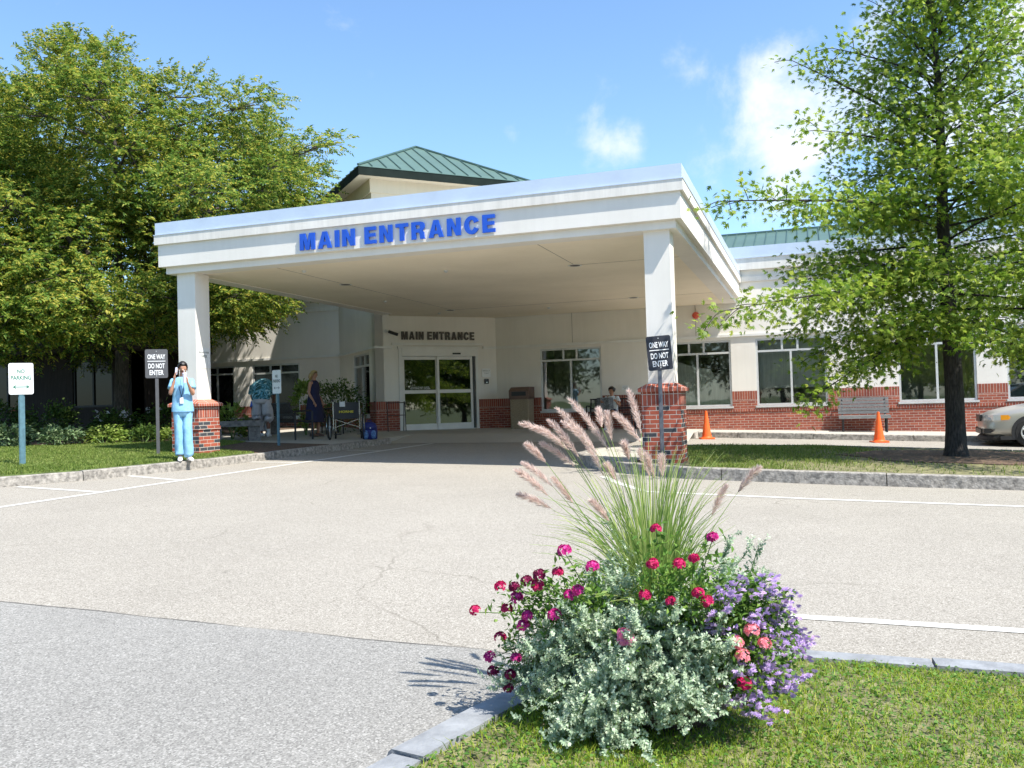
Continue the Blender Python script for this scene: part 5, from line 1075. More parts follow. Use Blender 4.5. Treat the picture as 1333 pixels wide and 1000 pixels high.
V, F = ribbons(paths, wd); fast('blades', V, F, M['blade'], t)
for tipp, bs in PLM:
    ax = tipp-bs; L = np.linalg.norm(ax); bend = np.array((0, 0, -.06*L)); n = 420; tt = rng.beta(1.05, 1.15, n)
    e0 = nrm(ax); c0_ = bs+ax*tt[:, None]+bend*(4*tt*(1-tt))[:, None]*-1
    rv = rvec(n); rv = nrm(rv-(rv@e0)[:, None]*e0); prof = np.clip(np.minimum(tt*5, (1-tt)*3.2+.12), .12, 1)
    D = nrm(e0*1.0+rv*rng.uniform(.45, .95, n)[:, None]); ln = (.022*prof+.005)*rng.uniform(.8, 1.3, n)*(1+.2*(tt > .8))
    V, F = leaf_quads(c0_+rv*(.003*prof)[:, None], D, rvec(n), ln, .0019, fold=0.02)
    n2 = 160; t2 = np.linspace(.02, .96, n2); c2 = bs+ax*t2[:, None]+bend*(4*t2*(1-t2))[:, None]*-1; r2 = rvec(n2); p2 = np.clip(np.minimum(t2*5, (1-t2)*3+.1), .1, 1)
    V2, F2 = leaf_quads(c2, nrm(e0+r2*.6), rvec(n2), .012*p2+.003, .004); fast('plume', np.concatenate([V, V2]), np.concatenate([F, F2+len(V)]), M['plume'], t)
# silver trailing plants
def silver(label, org, targets, n, seed, ll=.0145):
    t = thing('silver_plant', label, 'plant', tuple(org), 'silver leaved plants in the planter'); rng = np.random.default_rng(seed); org = np.array(org)
    sb = MB(); LP = []; LD = []; LN = []
    for i in range(n):
        tg = targets[rng.integers(0, len(targets))]; e = np.array(tg[:3])+rng.normal(size=3)*np.array(tg[3:6])*1.25; s = org+rng.normal(size=3)*np.array((.06, .05, .02))
        L = np.linalg.norm(e-s); out = nrm((e-s)*np.array((1, 1, .3))); c = (s+e)/2+np.array((0, 0, .03*L+.03))+rng.normal(size=3)*.03
        tt = np.linspace(0, 1, 12)[:, None]; q = s*(1-tt)**2+2*c*tt*(1-tt)+e*tt**2; q = q+np.array((0, 0, 1.))*(np.clip(tt-.7, 0, 1)**2)*.45*L; sb.tube(q[::2], .002, 3, caps=False)
        k = max(5, int(L/.03)); shoots = [(q[-3], q[-1]-q[-3], .05)]
        for w_ in range(k):
            f = rng.uniform(.3, .98); jj = min(int(f*11), 10); p = q[jj]+(q[jj+1]-q[jj])*(f*11-jj); d = nrm(out*rng.uniform(.2, 1)+rng.normal(size=3)*.55+np.array((0, 0, .55))); shoots.append((p, d, rng.uniform(.028, .062)))
        for p, d, ln in shoots:
            d = nrm(d); m = max(4, int(ln/.0055)); u = nrm(np.cross(d, rvec(1)[0])); v = np.cross(d, u); st_ = np.linspace(.15, 1, m)[:, None]; pp = p+d*ln*st_+np.array((0, 0, .2))*ln*st_**2; a = (np.arange(m)*2.4)[:, None]
            for sg in (1, -1):
                rd = (u*np.cos(a)+v*np.sin(a))*sg; LP.append(pp); LD.append(nrm(rd+d*.6)); LN.append(nrm(d*.9-rd*.3+rng.normal(size=(m, 3))*.35))
    sb.build('stems', M['stem'], t, fix=False)
    P, D, Nn = map(np.concatenate, (LP, LD, LN)); V, F = leaf_quads(P, D, Nn, rng.uniform(.7, 1.2, len(P))*ll, rng.uniform(.55, .75, len(P))*ll, fold=.1); fast('foliage', V, F, M['silver'], t); return t
silver('silver grey leafy plant spilling over the front of the planter', O+(-.05, -.12, .0), [(-1.02, 3.2, .26, .07, .06, .07), (-.85, 3.08, .22, .08, .06, .09), (-.7, 3.02, .22, .1, .05, .1), (-.5, 3.05, .28, .1, .06, .09), (-.38, 3.12, .3, .07, .06, .08), (-.85, 3.2, .44, .09, .08, .05), (-.62, 3.12, .45, .1, .08, .06), (-.42, 3.2, .46, .08, .07, .06), (-1.12, 3.25, .2, .05, .05, .03), (-.78, 3.0, .1, .08, .04, .03), (-.42, 3.08, .2, .06, .04, .03)], 300, 5)
silver('small silver plant standing upright left of the tall grass', O+(-.12, .0, .0), [(-.8, 3.42, .62, .05, .05, .05), (-.72, 3.4, .58, .05, .05, .05)], 44, 6)
silver('small silver plant standing upright right of the tall grass', O+(.15, .05, .0), [(-.3, 3.5, .62, .05, .05, .05), (-.36, 3.35, .52, .05, .05, .04)], 44, 7)
# flowers
def floret_head(r, n, pl, seed, flat=.6):
    rng = np.random.default_rng(seed); D0 = nrm(np.stack([rng.normal(size=n), rng.normal(size=n), np.abs(rng.normal(size=n))+.1], 1)); C_ = D0*r*np.array((1, 1, flat)); P = []; D = []; Nn = []
    for k in range(5):
        a = k*2*pi/5+rng.uniform(0, 6, n); u = nrm(np.cross(D0, rvec(1))); v = np.cross(D0, u); dd = u*np.cos(a)[:, None]+v*np.sin(a)[:, None]
        P.append(C_); D.append(nrm(dd+D0*.25)); Nn.append(D0)
    P, D, Nn = map(np.concatenate, (P, D, Nn)); return leaf_quads(P, D, Nn, pl, pl*.85, fold=.05)
def small_herb(P0, e, mb):
    mb.tube(bez(P0, e, .05, 6), [.003, .003, .0025, .0022, .002, .0018], 4)
def verbena(label, heads, mat_of, org, nleaf, seed, r=.022):
    rng = np.random.default_rng(seed); t = thing('verbena_plant', label, 'flowering plant', tuple(org), 'verbena plants in the planter'); sb = MB(); LP = []; LD = []
    for i, h in enumerate(heads):
        h = np.array(h); s = np.array(org)+rng.normal(size=3)*np.array((.05, .05, .01)); small_herb(s, h-(0, 0, .008), sb); m = 26; tt = rng.uniform(.15, .93, m)[:, None]; q = s+(h-s)*tt+np.array((0, 0, .1))*tt*(1-tt)
        LP.append(q+rng.normal(size=(m, 3))*.012); LD.append(rng.normal(size=(m, 3))+np.array((0, 0, .2)))
    k = nleaf; tg = np.array(heads)[rng.integers(0, len(heads), k)]; f = rng.uniform(.1, .9, k)[:, None]; LP.append(np.array(org)+(tg-np.array(org))*f+rng.normal(size=(k, 3))*np.array((.045, .045, .03))); LD.append(rng.normal(size=(k, 3))+np.array((0, 0, .3)))
    P = np.concatenate(LP); D = nrm(np.concatenate(LD)); sb.build('stems', M['stem'], t, fix=False)
    V, F = leaf_quads(P, D, nrm(np.array((0, 0, 1.))+rng.normal(size=(len(P), 3))*.5), rng.uniform(.02, .04, len(P)), rng.uniform(.01, .018, len(P))); fast('foliage', V, F, M['herb'], t)
    for i, h in enumerate(heads):
        V, F = floret_head(r*rng.uniform(.8, 1.1), 34, .012, seed*100+i); Rm = np.array([[1, 0, 0], [0, cos(.5), sin(.5)], [0, -sin(.5), cos(.5)]]); V = V@Rm+np.array(h); fast('flower_head', V, F, M[mat_of(i)], t)
left = [i for i, p in enumerate(FL) if p[0] < -.72 and i not in (31, 32)]; midl = [i for i in range(len(FL)) if i not in left and i not in (30, 31, 32, 29)]
dark = {8, 9, 10, 12, 2, 11}; magen = {4, 5, 14, 15, 16, 17, 20, 33, 7, 19}
verbena('verbena with magenta and maroon flower heads on the left of the planter', [FL[i] for i in left], lambda k: 'maroon' if left[k] in dark else ('magenta' if left[k] in magen else 'crimson'), tuple(O+(-.2, -.05, 0)), 1500, 3, .0215)
verbena('verbena with crimson flower heads in front of the tall grass', [FL[i] for i in midl]+[(-.62, 3.3, .5), (-.5, 3.3, .48)], lambda k: 'crimson', tuple(O+(.08, -.1, 0)), 1500, 4, .018)
verbena('verbena with two pink flower heads at the middle of the planter', [FL[31], FL[32], FL[31][:2]+(FL[31][2]-.02,)], lambda k: 'pink', tuple(O+(-.02, -.16, 0)), 200, 5, .022)
verbena('single crimson verbena head low on the right of the planter', [FL[30]], lambda k: 'crimson', tuple(O+(.22, -.1, 0)), 260, 6, .024)
verbena('lone magenta verbena stalk rising at the right of the tall grass', [FL[29]], lambda k: 'magenta', tuple(O+(.12, .0, 0)), 200, 7, .022)
verbena('salmon pink verbena among the violet flowers', [(-.27, 3.14, .46), (-.22, 3.16, .5), (-.18, 3.18, .45), (-.25, 3.12, .42)], lambda k: 'salmon', tuple(O+(.2, -.12, 0)), 500, 8, .023)
# violet fan flowers
t = thing('fan_flower_plant', 'trailing plant with many violet fan flowers on the right of the planter', 'flowering plant', tuple(O+(.2, 0, 0)))
rng = np.random.default_rng(15); sb = MB(); og = O+(.2, -.02, 0); LP = []; LD = []
for p in SC:
    p = np.array(p); s = og+rng.normal(size=3)*.04; small_herb(s, p, sb); m = 60; tt = rng.uniform(.2, 1, m)[:, None]; LP.append(s+(p-s)*tt+np.array((0, 0, .16))*tt*(1-tt)+rng.normal(size=(m, 3))*.022); LD.append(rng.normal(size=(m, 3)))
P = np.concatenate(LP); sb.build('stems', M['stem'], t, fix=False)
V, F = leaf_quads(P, nrm(np.concatenate(LD)), nrm(np.array((0, 0, 1.))+rng.normal(size=(len(P), 3))*.5), rng.uniform(.018, .036, len(P)), rng.uniform(.01, .017, len(P))); fast('foliage', V, F, M['herb'], t)
for p in SC:
    p = np.array(p); dr = nrm((p-og)*np.array((1, 1, .5))+np.array((.05, -.05, .12))); n = rng.integers(6, 11); VV = []; FF = []; o = 0
    for k in range(n):
        c = p+dr*(-.05+.1*k/n)+rng.normal(size=3)*.011; f = nrm(np.array((rng.normal()*.6, -1, .3+rng.normal()*.5))); u = nrm(np.cross(f, (0, 0, 1.))); v = np.cross(u, f); a = np.linspace(-1.25, 1.25, 5)+rng.uniform(-.5, .5)
        D = u*np.sin(a)[:, None]-v*np.cos(a)[:, None]*(1 if rng.uniform() < .7 else -1); V, F = leaf_quads(np.tile(c, (5, 1)), D, np.tile(f, (5, 1)), .0155, .0075); VV.append(V); FF.append(F+o); o += len(V)
    fast('flower_spike', np.concatenate(VV), np.concatenate(FF), M['violet'], t)
# fallen leaves and bits on the lawn and kerb edges
# ------------------------------------------------------------------ people
def skin_mesh(name, V, E_, Rr, m, parent, root=0, sub=2):
    me = bpy.data.meshes.new(name); me.from_pydata([tuple(v) for v in V], E_, []); me.update()
    o = bpy.data.objects.new(name, me); C.objects.link(o); md = o.modifiers.new('k', 'SKIN'); md.use_smooth_shade = True
    if not me.skin_vertices: me.attributes  # layer is made by the modifier
    sv = me.skin_vertices[0].data
    for i, r in enumerate(Rr): sv[i].radius = (r, r) if np.isscalar(r) else r
    sv[root].use_root = True
    s = o.modifiers.new('s', 'SUBSURF'); s.levels = sub; s.render_levels = sub
    bpy.context.view_layer.update(); dg = bpy.context.evaluated_depsgraph_get(); m2 = bpy.data.meshes.new_from_object(o.evaluated_get(dg)); bpy.data.objects.remove(o)
    m2.materials.clear(); m2.materials.append(m)
    for p in m2.polygons: p.use_smooth = True
    m2.name = name; return link(name, m2, parent)
def person(label, J, skin, loc, rz, fingers=True, sub=2, s=1.):
    """J: joints in metres, local, facing -Y"""
    t = thing('person', label, 'person', (0, 0, 0)); V = []; E_ = []; Rr = []; ix = {}
    def add(k, p, r, par=None):
        ix[k] = len(V); V.append(p); Rr.append(r)
        if par is not None: E_.append((ix[par], ix[k]))
    j = {k: np.array(v, float) for k, v in J.items()}
    add('pelvis', j['pelvis'], (.14, .1)); add('waist', (j['pelvis']*.55+j['chest']*.45), (.12, .085), 'pelvis'); add('chest', j['chest'], (.14, .1), 'waist'); add('neck', j['neck'], .05, 'chest')
    hd = j['head']; nk = j['neck']; up = nrm(hd-nk); fw = nrm(np.array(J.get('face', (0, -1, 0)), float)); fw = nrm(fw-up*(fw@up))
    add('hb', nk+(hd-nk)*.35, .046, 'neck'); add('skull', hd-fw*-.0+up*.0, (.078, .088), 'hb'); add('crown', hd+up*.058-fw*.012, (.062, .07), 'skull')
    add('jaw', hd-up*.066+fw*.045, (.038, .036), 'hb'); add('nose', hd+fw*.094-up*.016, .011, 'skull')
    for sd in ('l', 'r'):
        add('sh'+sd, j['sh'+sd], .056, 'chest'); add('ua'+sd, (j['sh'+sd]+j['el'+sd])/2, .045, 'sh'+sd); add('el'+sd, j['el'+sd], .036, 'ua'+sd); add('fa'+sd, j['el'+sd]*.6+j['wr'+sd]*.4, .035, 'el'+sd); add('wr'+sd, j['wr'+sd], (.024, .021), 'fa'+sd)
        hdv = nrm(np.array(J.get('hd'+sd, j['wr'+sd]-j['el'+sd]), float)); pn = np.array(J.get('pn'+sd, (0, 1, 0)), float); pn = nrm(pn-hdv*(pn@hdv)); sdv = np.cross(hdv, pn); add('pa'+sd, j['wr'+sd]+hdv*.055, (.034, .018), 'wr'+sd)
        if fingers:
            for q, (o_, l_) in enumerate(((-.028, .062), (-.0095, .074), (.0095, .07), (.028, .055))):
                a = j['wr'+sd]+hdv*.085+sdv*o_; k = 'f%d%s' % (q, sd); add(k, a, .0095, 'pa'+sd); add(k+'b', a+hdv*l_*.5+pn*l_*.12, .0085, k); add(k+'c', a+hdv*l_*.8+pn*l_*.42, .0075, k+'b')
            a = j['wr'+sd]+hdv*.035-sdv*.03; add('th'+sd, a-sdv*.01, .011, 'pa'+sd); add('thb'+sd, a+hdv*.035-sdv*.024+pn*.014, .009, 'th'+sd)
        add('hi'+sd, j['hi'+sd], .085, 'pelvis'); add('tm'+sd, (j['hi'+sd]+j['kn'+sd])/2, .07, 'hi'+sd); add('kn'+sd, j['kn'+sd], .052, 'tm'+sd); add('cf'+sd, j['kn'+sd]*.65+j['an'+sd]*.35, .052, 'kn'+sd); add('an'+sd, j['an'+sd], .035, 'cf'+sd)
        fd = nrm(np.array(J.get('ft'+sd, (0, -1, 0)), float)); add('he'+sd, j['an'+sd]-(0, 0, .045)-fd*.025, .032, 'an'+sd); add('to'+sd, j['an'+sd]-(0, 0, .055)+fd*.13, (.038, .022), 'he'+sd)
    skin_mesh('body', V, E_, Rr, skin, t, 0, sub)
    t['_j'] = 0; del t['_j']; t.location = loc; t.rotation_euler = (0, 0, rz); t.scale = (s, s, s)
    side = np.cross(up, fw)
    for sg in (-1, 1):
        b = MB(); b.ell(tuple(hd+fw*.078+side*sg*.031+up*.004), (.0115, .008, .0075), 8, 6); b.build('eye', M['eye'], t, smooth=True)
        b = MB(); b.ell(tuple(hd+side*sg*.08-up*.01+fw*.0), (.012, .02, .03), 8, 6); b.build('ear', skin, t, smooth=True)
    b = MB(); b.ell(tuple(hd+fw*.077-up*.052), (.023, .009, .007), 8, 6); b.build('mouth', M['lip'], t, smooth=True)
    return t, j, (hd, up, fw, side)
def hair(t, H, m, style='bun', k=1.):
    hd, up, fw, side = H; b = MB(); n, mm_ = 20, 12; vs = []
    for i in range(mm_+1):
        th = i/mm_*pi*.66
        for jn in range(n):
            a = 2*pi*jn/n; fwd = cos(a); lim = .42 if fwd > .55 else (.9 if fwd > .1 else 1.15); q = min(th, pi*.66*lim); r = np.array((.094, .106, .1))*k
            vs.append(hd+up*(.018+r[2]*cos(q)*1.02)+side*(r[0]*sin(q)*sin(a))+fw*(r[1]*sin(q)*fwd-.008))
    b.add(vs, [(i*n+jn, (i+1)*n+jn, (i+1)*n+(jn+1) % n, i*n+(jn+1) % n) for i in range(mm_) for jn in range(n)])
    if style == 'bun': b.ell(tuple(hd-fw*.12+up*.02), (.045, .045, .045), 10, 8, .05)
    if style == 'bob':
        for s_ in np.linspace(-1, 1, 9): b.tube([hd-fw*(.055+.03*(1-abs(s_)))+side*s_*.075+up*.03, hd-fw*(.075+.02*(1-abs(s_)))+side*s_*.085-up*.07, hd-fw*(.06+.02*(1-abs(s_)))+side*s_*.078-up*.135], [.04, .038, .018], 8)
    return b.build('hair', m, t, smooth=True)
def sleeve(t, a, c, r0, r1, m, name='sleeve', fold=.0, ext=.0):
    a, c = np.array(a), np.array(c); b = MB(); pts = [a+(c-a)*q for q in (-.12, .1, .35, .6, .85, 1+ext)]; b.tube(pts, [r0*.8, r0, r0*.97, (r0+r1)/2, r1, r1*1.04], 14, wob=fold, seed=3); return b.build(name, m, t, smooth=True)
def trouser(t, hi, kn, an, r, m, seed, end=1.0, name='trouser_leg'):
    hi, kn, an = map(np.array, (hi, kn, an)); P = []; R_ = []
    for q, rr_ in ((-.1, r[0]*.9), (.1, r[0]), (.4, r[0]*.92), (.75, (r[0]+r[1])/2), (1, r[1])): P.append(hi+(kn-hi)*q); R_.append(rr_)
    if end > 0:
        for q, rr_ in ((.2, r[1]*1.02), (.45, (r[1]+r[2])/2), (.7, r[2]), (.92, r[2]*1.05), (1.0, r[2]*1.08)): P.append(kn+(an-kn)*q*end); R_.append(rr_)
    b = MB(); rs = random.Random(seed); pts = [p+np.array((rs.uniform(-.006, .006), rs.uniform(-.008, .008), 0)) for p in P]; b.tube(pts, R_, 20, wob=.1, seed=seed); return b.build(name, m, t, smooth=True)
def shoe(t, an, fd, m, L=.25):
    an = np.array(an); fd = nrm(np.array(fd, float)); b = MB(); sd = np.array((-fd[1], fd[0], 0)); rs = []
    vs = []; n = 12
    for q, w_, h_ in ((-.075, .026, .05), (-.06, .036, .09), (0, .04, .1), (.06, .044, .07), (.12, .047, .055), (.16, .038, .045), (.18, .02, .03)):
        for k in range(n):
            a = 2*pi*k/n; z = max(0, h_*.5+h_*.5*sin(a)); vs.append(an+fd*q+sd*w_*cos(a)+np.array((0, 0, z-an[2])))
    b.add(vs, [(i*n+k, i*n+(k+1) % n, (i+1)*n+(k+1) % n, (i+1)*n+k) for i in range(6) for k in range(n)]+[tuple(range(n)), tuple(range(6*n, 7*n))]); return b.build('shoe', m, t, smooth=True)
# --- nurse on the kerb, phone at the ear, cup at the mouth
J = dict(pelvis=(0, 0, .9), chest=(0, 0, 1.2), neck=(0, 0, 1.365), head=(.015, -.035, 1.5), face=(.25, -1, -.3),
    shl=(-.155, 0, 1.3), ell=(-.205, -.11, 1.08), wrl=(-.125, -.135, 1.3), hdl=(.12, .15, 1), pnl=(.7, 0, 0),
    shr=(.155, 0, 1.3), elr=(.2, -.1, 1.07), wrr=(.125, -.25, 1.26), hdr=(-.25, -.15, 1), pnr=(-.8, .1, 0),
    hil=(-.08, 0, .87), knl=(-.075, -.015, .47), anl=(-.065, .02, .085), hir=(.08, 0, .87), knr=(.08, -.03, .47), anr=(.1, 0, .085), ftl=(.1, -1, 0), ftr=(.45, -1, 0))
nx_, ny_ = -9.93, 12.05; KZ = gz(nx_, ny_)+.148
t, j, H = person('woman in sky blue scrubs on the kerb, phone at her ear, drinking from a cup', J, M['skin1'], (nx_, ny_, KZ), .58, s=1.03)
t.scale = (.88, .95, 1.03)
hair(t, H, M['hairblk'], 'bun')
b = MB(); b.rings([(0, 0, .8, .2, .135), (0, 0, .84, .2, .135), (0, 0, .95, .185, .125), (0, 0, 1.07, .175, .12), (0, 0, 1.2, .185, .125), (0, 0, 1.29, .18, .105), (0, 0, 1.335, .14, .085), (0, 0, 1.365, .075, .062), (0, -.003, 1.36, .06, .05)], 28, caps=False, fold=.018); b.build('scrub_top', M['scrubs'], t, smooth=True)
sleeve(t, j['shl'], j['shl']*.42+j['ell']*.58, .068, .072, M['scrubs']); sleeve(t, j['shr'], j['shr']*.42+j['elr']*.58, .068, .072, M['scrubs'])
b = MB(); b.rings([(0, 0, .72, .12, .1), (0, 0, .78, .165, .12), (0, 0, .88, .172, .125), (0, 0, .97, .16, .115)], 24, fold=.01); b.build('trouser_seat', M['scrubs'], t, smooth=True)
trouser(t, j['hil'], j['knl'], j['anl'], (.095, .078, .082), M['scrubs'], 4, .97); trouser(t, j['hir'], j['knr'], j['anr'], (.095, .078, .082), M['scrubs'], 5, .97)
shoe(t, j['anl'], (.1, -1, 0), M['shoe']); shoe(t, j['anr'], (.45, -1, 0), M['shoe'])
b = MB(); b.tube([(-.05, -.06, 1.35), (-.045, -.125, 1.2), (.0, -.14, 1.03)], .005, 5); b.tube([(.05, -.06, 1.35), (.04, -.125, 1.2), (.0, -.14, 1.03)], .005, 5); b.build('lanyard', M['navy'], t)
b = MB(); b.box(-.032, .032, -.15, -.144, .93, 1.03); b.build('id_badge', M['paper'], t)
b = MB(); b.box(-.128, -.092, -.13, -.115, .0, .0) if False else b.tube([(-.098, -.1, 1.4), (-.09, -.06, 1.515)], (.022, .022), 8, sq=(1, .5)); 
ph = b.build('mobile_phone', M['cup']); ph.location = t.location; ph.rotation_euler = t.rotation_euler; ph.scale = t.scale; tag(ph, 'pale mobile phone held at the ear of the woman in scrubs', 'phone')
cu_ = thing('drink_cup', 'clear plastic cup with a straw in the hand of the woman in scrubs', 'cup', (0, 0, 0))
b = MB(); b.rings([(.075, -.27, 1.26, .031, .031), (.075, -.27, 1.4, .041, .041), (.075, -.27, 1.405, .045, .045), (.075, -.27, 1.42, .038, .038)], 18); b.build('cup', M['cup'], cu_, smooth=False)
b = MB(); b.tube([(.075, -.27, 1.4), (.06, -.2, 1.47), (.04, -.13, 1.455)], .004, 5); b.build('straw', M['paper'], cu_)
cu_.location = t.location; cu_.rotation_euler = t.rotation_euler; cu_.scale = t.scale
# --- man bending over the bench, seen from behind
J = dict(pelvis=(0, 0, .92), chest=(.08, -.34, 1.2), neck=(.12, -.52, 1.22), head=(.13, -.63, 1.12), face=(0, -.3, -1),
    shl=(-.12, -.44, 1.2), ell=(-.16, -.52, .93), wrl=(-.1, -.62, .72), shr=(.3, -.42, 1.2), elr=(.36, -.5, .95), wrr=(.28, -.6, .74),
    hil=(-.1, 0, .88), knl=(-.14, -.02, .48), anl=(-.16, .04, .09), hir=(.1, 0, .88), knr=(.12, -.06, .48), anr=(.15, .0, .09))
mx_, my_ = -13.05, 18.75
t, j, H = person('man in a blue patterned shirt and pale shorts bending forward in the shade', J, M['skin2'], (mx_, my_, gz(mx_, my_)+.146), pi+.35, s=1.08)
hair(t, H, M['hairblk'], 'short')
b = MB(); b.tube([(0, .04, .86), (0, .02, .96), (.02, -.1, 1.07), (.05, -.22, 1.16), (.08, -.36, 1.22), (.11, -.48, 1.22), (.12, -.53, 1.21)], [(.2, .14), (.215, .16), (.225, .165), (.24, .165), (.25, .15), (.19, .11), (.08, .07)], 24, up=(0, 0, 1), wob=.02); b.build('patterned_shirt', M['hawaii'], t, smooth=True)
sleeve(t, j['shl'], j['shl']*.3+j['ell']*.7, .085, .095, M['hawaii']); sleeve(t, j['shr'], j['shr']*.3+j['elr']*.7, .085, .095, M['hawaii'])
b = MB(); b.rings([(0, .02, .78, .16, .14), (0, .02, .86, .2, .16), (0, .01, .95, .195, .15), (0, 0, 1.0, .17, .13)], 24); b.build('shorts_seat', M['khaki'], t, smooth=True)
trouser(t, j['hil'], j['knl'], j['anl'], (.125, .118, .12), M['khaki'], 7, .12, 'shorts_leg'); trouser(t, j['hir'], j['knr'], j['anr'], (.125, .118, .12), M['khaki'], 8, .12, 'shorts_leg')
for k in 'lr': b = MB(); a = j['an'+k]; b.tube([a-(0, 0, .02), a+(0, 0, .1)], .046, 12); b.build('sock', M['paper'], t); shoe(t, a, (0, -1, 0), M['shoe'])
# --- woman in navy dress
J = dict(pelvis=(0, 0, .93), chest=(0, .0, 1.26), neck=(0, 0, 1.42), head=(0, -.02, 1.56), face=(0, -1, -.05),
    shl=(-.15, 0, 1.37), ell=(-.185, .03, 1.1), wrl=(-.16, -.1, .88), shr=(.15, 0, 1.37), elr=(.18, .03, 1.1), wrr=(.15, -.12, .9),
    hil=(-.08, 0, .9), knl=(-.08, -.02, .48), anl=(-.08, .02, .085), hir=(.08, 0, .9), knr=(.08, -.05, .48), anr=(.08, -.04, .085))
wx_, wy_ = -11.9, 19.35
t, j, H = person('blond woman in a long navy sleeveless dress standing behind the wheelchair', J, M['skin1'], (wx_, wy_, gz(wx_, wy_)+.145), 1.5)
hair(t, H, M['hairblond'], 'bob', 1.04)
b = MB(); b.rings([(0, 0, .36, .26, .24), (0, 0, .5, .245, .22), (0, 0, .75, .22, .19), (0, 0, .93, .195, .155), (0, 0, 1.08, .155, .125), (0, 0, 1.25, .165, .13), (0, 0, 1.36, .15, .1), (0, 0, 1.41, .1, .075), (0, 0, 1.42, .07, .06)], 28, caps=False, fold=.03); b.build('dress', M['navy'], t, smooth=True)
for k in 'lr': shoe(t, j['an'+k], (0, -1, 0), M['binbrown'])
# --- seated reader
def seated(dx=0): return dict(pelvis=(0, 0, .5), chest=(0, .02, .8), neck=(0, .0, .96), head=(0, -.03, 1.1), face=(-.5, -1, -.3),
    shl=(-.15, 0, .91), ell=(-.22, -.1, .68), wrl=(-.2, -.32, .76), shr=(.15, 0, .91), elr=(.24, -.08, .67), wrr=(.2, -.3, .78),
    hil=(-.085, -.02, .49), knl=(-.1, -.42, .5), anl=(-.08, -.46, .09), hir=(.085, -.02, .49), knr=(.1, -.42, .51), anr=(.04, -.5, .09))
J = seated(); sx_, sy_ = -5.3, 24.3
t, j, H = person('seated woman in white top and dark shorts reading a newspaper on the shaded bench', J, M['skin1'], (sx_, sy_, gz(sx_, sy_)+.145), -.05)
hair(t, H, M['hairblk'], 'bun', 1.06)
b = MB(); b.rings([(0, 0, .46, .17, .13), (0, .0, .6, .165, .125), (0, .01, .78, .17, .12), (0, .01, .88, .16, .1), (0, 0, .93, .12, .08), (0, 0, .955, .07, .06)], 24, caps=False); b.build('top', M['teewhite'], t, smooth=True)
sleeve(t, j['shl'], j['shl']*.5+j['ell']*.5, .06, .065, M['teewhite']); sleeve(t, j['shr'], j['shr']*.5+j['elr']*.5, .06, .065, M['teewhite'])
trouser(t, j['hil'], j['hil']*.3+j['knl']*.7, j['anl'], (.095, .085, .1), M['navy'], 3, 0, 'shorts_leg'); trouser(t, j['hir'], j['hir']*.3+j['knr']*.7, j['anr'], (.095, .085, .1), M['navy'], 3, 0, 'shorts_leg')
for k in 'lr': b = MB(); a = j['an'+k]; b.tube([a-(0, 0, .02), a+(0, 0, .07)], .04, 12); b.build('sock', M['paper'], t); shoe(t, a, (0, -1, 0), M['shoe'])
b = MB(); vs = []
for u, d in ((-.3, -.0), (-.15, -.06), (0, -.03), (.15, -.07), (.3, -.02)):
    for z in (.62, .96): vs += [(u-.03, -.36+d-(z-.62)*.1, z), (u-.03, -.364+d-(z-.62)*.1, z)]
b.add(vs, [(i*4, i*4+4, i*4+6, i*4+2) for i in range(4)]+[(i*4+1, i*4+3, i*4+7, i*4+5) for i in range(4)]+[(i*4+2, i*4+6, i*4+7, i*4+3) for i in range(4)]+[(i*4, i*4+1, i*4+5, i*4+4) for i in range(4)]+[(0, 2, 3, 1), (16, 17, 19, 18)])
b.v = [(p[0]*.8-.09, p[1]+.06, p[2]-.05) for p in b.v]
nw = b.build('newspaper', M['news']); nw.location = t.location; nw.rotation_euler = t.rotation_euler; tag(nw, 'open dark printed newspaper in the hands of the seated reader', 'newspaper')
# --- seated person in blue
J = seated(); kx_, ky_ = -13.75, 19.65
t, j, H = person('person in a blue shirt seated behind the bending man', J, M['skin2'], (kx_, ky_, gz(kx_, ky_)+.13), .9, s=.98)
hair(t, H, M['hairblk'], 'short', 1.04)
b = MB(); b.rings([(0, 0, .46, .19, .15), (0, .0, .6, .185, .14), (0, .01, .78, .19, .13), (0, .01, .88, .175, .11), (0, 0, .93, .12, .08), (0, 0, .955, .07, .06)], 24, caps=False); b.build('shirt', M['teeblue'], t, smooth=True)
sleeve(t, j['shl'], j['shl']*.4+j['ell']*.6, .07, .075, M['teeblue']); sleeve(t, j['shr'], j['shr']*.4+j['elr']*.6, .07, .075, M['teeblue'])
trouser(t, j['hil'], j['knl'], j['anl'], (.1, .085, .075), M['khaki'], 3, .9); trouser(t, j['hir'], j['knr'], j['anr'], (.1, .085, .075), M['khaki'], 3, .9)
for k in 'lr': shoe(t, j['an'+k], (0, -1, 0), M['shoe'])
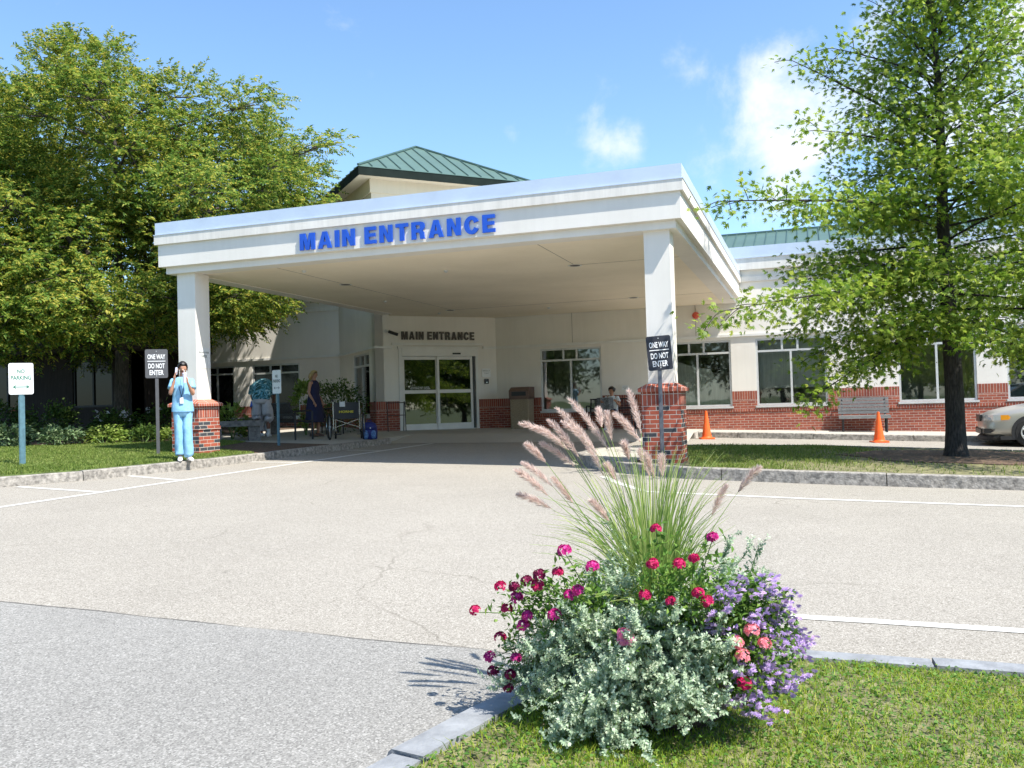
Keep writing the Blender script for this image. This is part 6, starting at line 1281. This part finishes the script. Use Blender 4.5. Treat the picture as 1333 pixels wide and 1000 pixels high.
# ------------------------------------------------------------------ sky, sun, camera
sc = bpy.context.scene
w = bpy.data.worlds.new('World'); sc.world = w; w.use_nodes = True; t = w.node_tree
bg = t.nodes['Background']; sky = t.nodes.new('ShaderNodeTexSky'); sky.sky_type = 'NISHITA'; sky.sun_disc = False
SD = np.array((.62, -.24, 1.)); SD /= np.linalg.norm(SD)
el = math.asin(SD[2]); az = atan2(SD[0], SD[1])
sky.sun_elevation = el; sky.sun_rotation = az; sky.altitude = 100; sky.air_density = 1.0; sky.dust_density = .6; sky.ozone_density = 1.6
tc = t.nodes.new('ShaderNodeTexCoord')
nz = N(t, 'ShaderNodeTexNoise', Scale=11.0, Detail=14.0, Roughness=.6, Distortion=.15); t.links.new(tc.outputs['Generated'], nz.inputs['Vector'])
acc = None
for d, rad, amt in (((-.112, .928, .354), .06, .55), ((-.196, .939, .282), .07, 1.0), ((-.03, .949, .315), .1, 1.05), ((.0, .965, .262), .15, 1.15), ((.192, .915, .355), .22, 1.0), ((-.103, .952, .289), .04, .5), ((-.188, .925, .33), .035, .4), ((.1, .95, .27), .2, 1.05), ((-.07, .965, .25), .1, .6), ((-.3, .9, .3), .05, .25)):
    d = np.array(d); d = d/np.linalg.norm(d)
    ds = N(t, 'ShaderNodeVectorMath', operation='DISTANCE'); t.links.new(tc.outputs['Generated'], ds.inputs[0]); ds.inputs[1].default_value = tuple(d)
    mr = N(t, 'ShaderNodeMapRange', interpolation_type='SMOOTHSTEP'); mr.inputs['From Min'].default_value = 0; mr.inputs['From Max'].default_value = rad
    mr.inputs['To Min'].default_value = amt; mr.inputs['To Max'].default_value = 0; t.links.new(ds.outputs['Value'], mr.inputs['Value'])
    if acc is None: acc = mr.outputs[0]
    else:
        m_ = N(t, 'ShaderNodeMath', operation='MAXIMUM'); t.links.new(acc, m_.inputs[0]); t.links.new(mr.outputs[0], m_.inputs[1]); acc = m_.outputs[0]
# noise erodes the cloud masses
a1 = N(t, 'ShaderNodeMath', operation='MULTIPLY_ADD'); t.links.new(nz.outputs[0], a1.inputs[0]); a1.inputs[1].default_value = 2.9; a1.inputs[2].default_value = -1.9
a2 = N(t, 'ShaderNodeMath', operation='ADD'); t.links.new(a1.outputs[0], a2.inputs[0]); t.links.new(acc, a2.inputs[1])
mr2 = N(t, 'ShaderNodeMapRange', interpolation_type='SMOOTHSTEP'); mr2.inputs['From Min'].default_value = -.1; mr2.inputs['From Max'].default_value = 1.0; mr2.inputs['To Max'].default_value = .95
t.links.new(a2.outputs[0], mr2.inputs['Value'])
tint = N(t, 'ShaderNodeMixRGB', blend_type='MULTIPLY', Fac=1.0); tint.inputs[2].default_value = (.74, .86, .93, 1); t.links.new(sky.outputs[0], tint.inputs[1])
mix = N(t, 'ShaderNodeMixRGB'); t.links.new(mr2.outputs[0], mix.inputs[0]); t.links.new(tint.outputs[0], mix.inputs[1]); mix.inputs[2].default_value = (3.7, 3.85, 4.1, 1)
t.links.new(mix.outputs[0], bg.inputs[0]); bg.inputs[1].default_value = SKYSTR
ld = bpy.data.lights.new('sun', 'SUN'); ld.energy = SUNSTR; ld.angle = radians(.53); ld.color = (1, .95, .87)
lo = bpy.data.objects.new('sun', ld); C.objects.link(lo); lo.location = tuple(SD*60)
from mathutils import Vector, Matrix
lo.rotation_euler = Vector(SD).to_track_quat('Z', 'Y').to_euler()
cd = bpy.data.cameras.new('camera'); co_ = bpy.data.objects.new('camera', cd); C.objects.link(co_); sc.camera = co_
cd.sensor_width = 36; cd.lens = 1136.81/1333*36; cd.clip_end = 3000; cd.clip_start = .05
pi_, ro_, ya_ = .0232, .0286, -.3282
F = Vector((sin(ya_)*cos(pi_), cos(ya_)*cos(pi_), sin(pi_))); R = Vector((cos(ya_), -sin(ya_), 0)); U = R.cross(F)
R2 = R*cos(ro_)-U*sin(ro_); U2 = U*cos(ro_)+R*sin(ro_)
mm = Matrix((( R2.x, U2.x, -F.x, 0), (R2.y, U2.y, -F.y, 0), (R2.z, U2.z, -F.z, 1.31), (0, 0, 0, 1)))
co_.matrix_world = mm
sc.view_settings.view_transform = 'Standard'; sc.view_settings.look = 'None'; sc.view_settings.gamma = 1; sc.view_settings.use_curve_mapping = False
sc.view_settings.exposure = EXPO
sc.cycles.max_bounces = 8; sc.cycles.transparent_max_bounces = 12
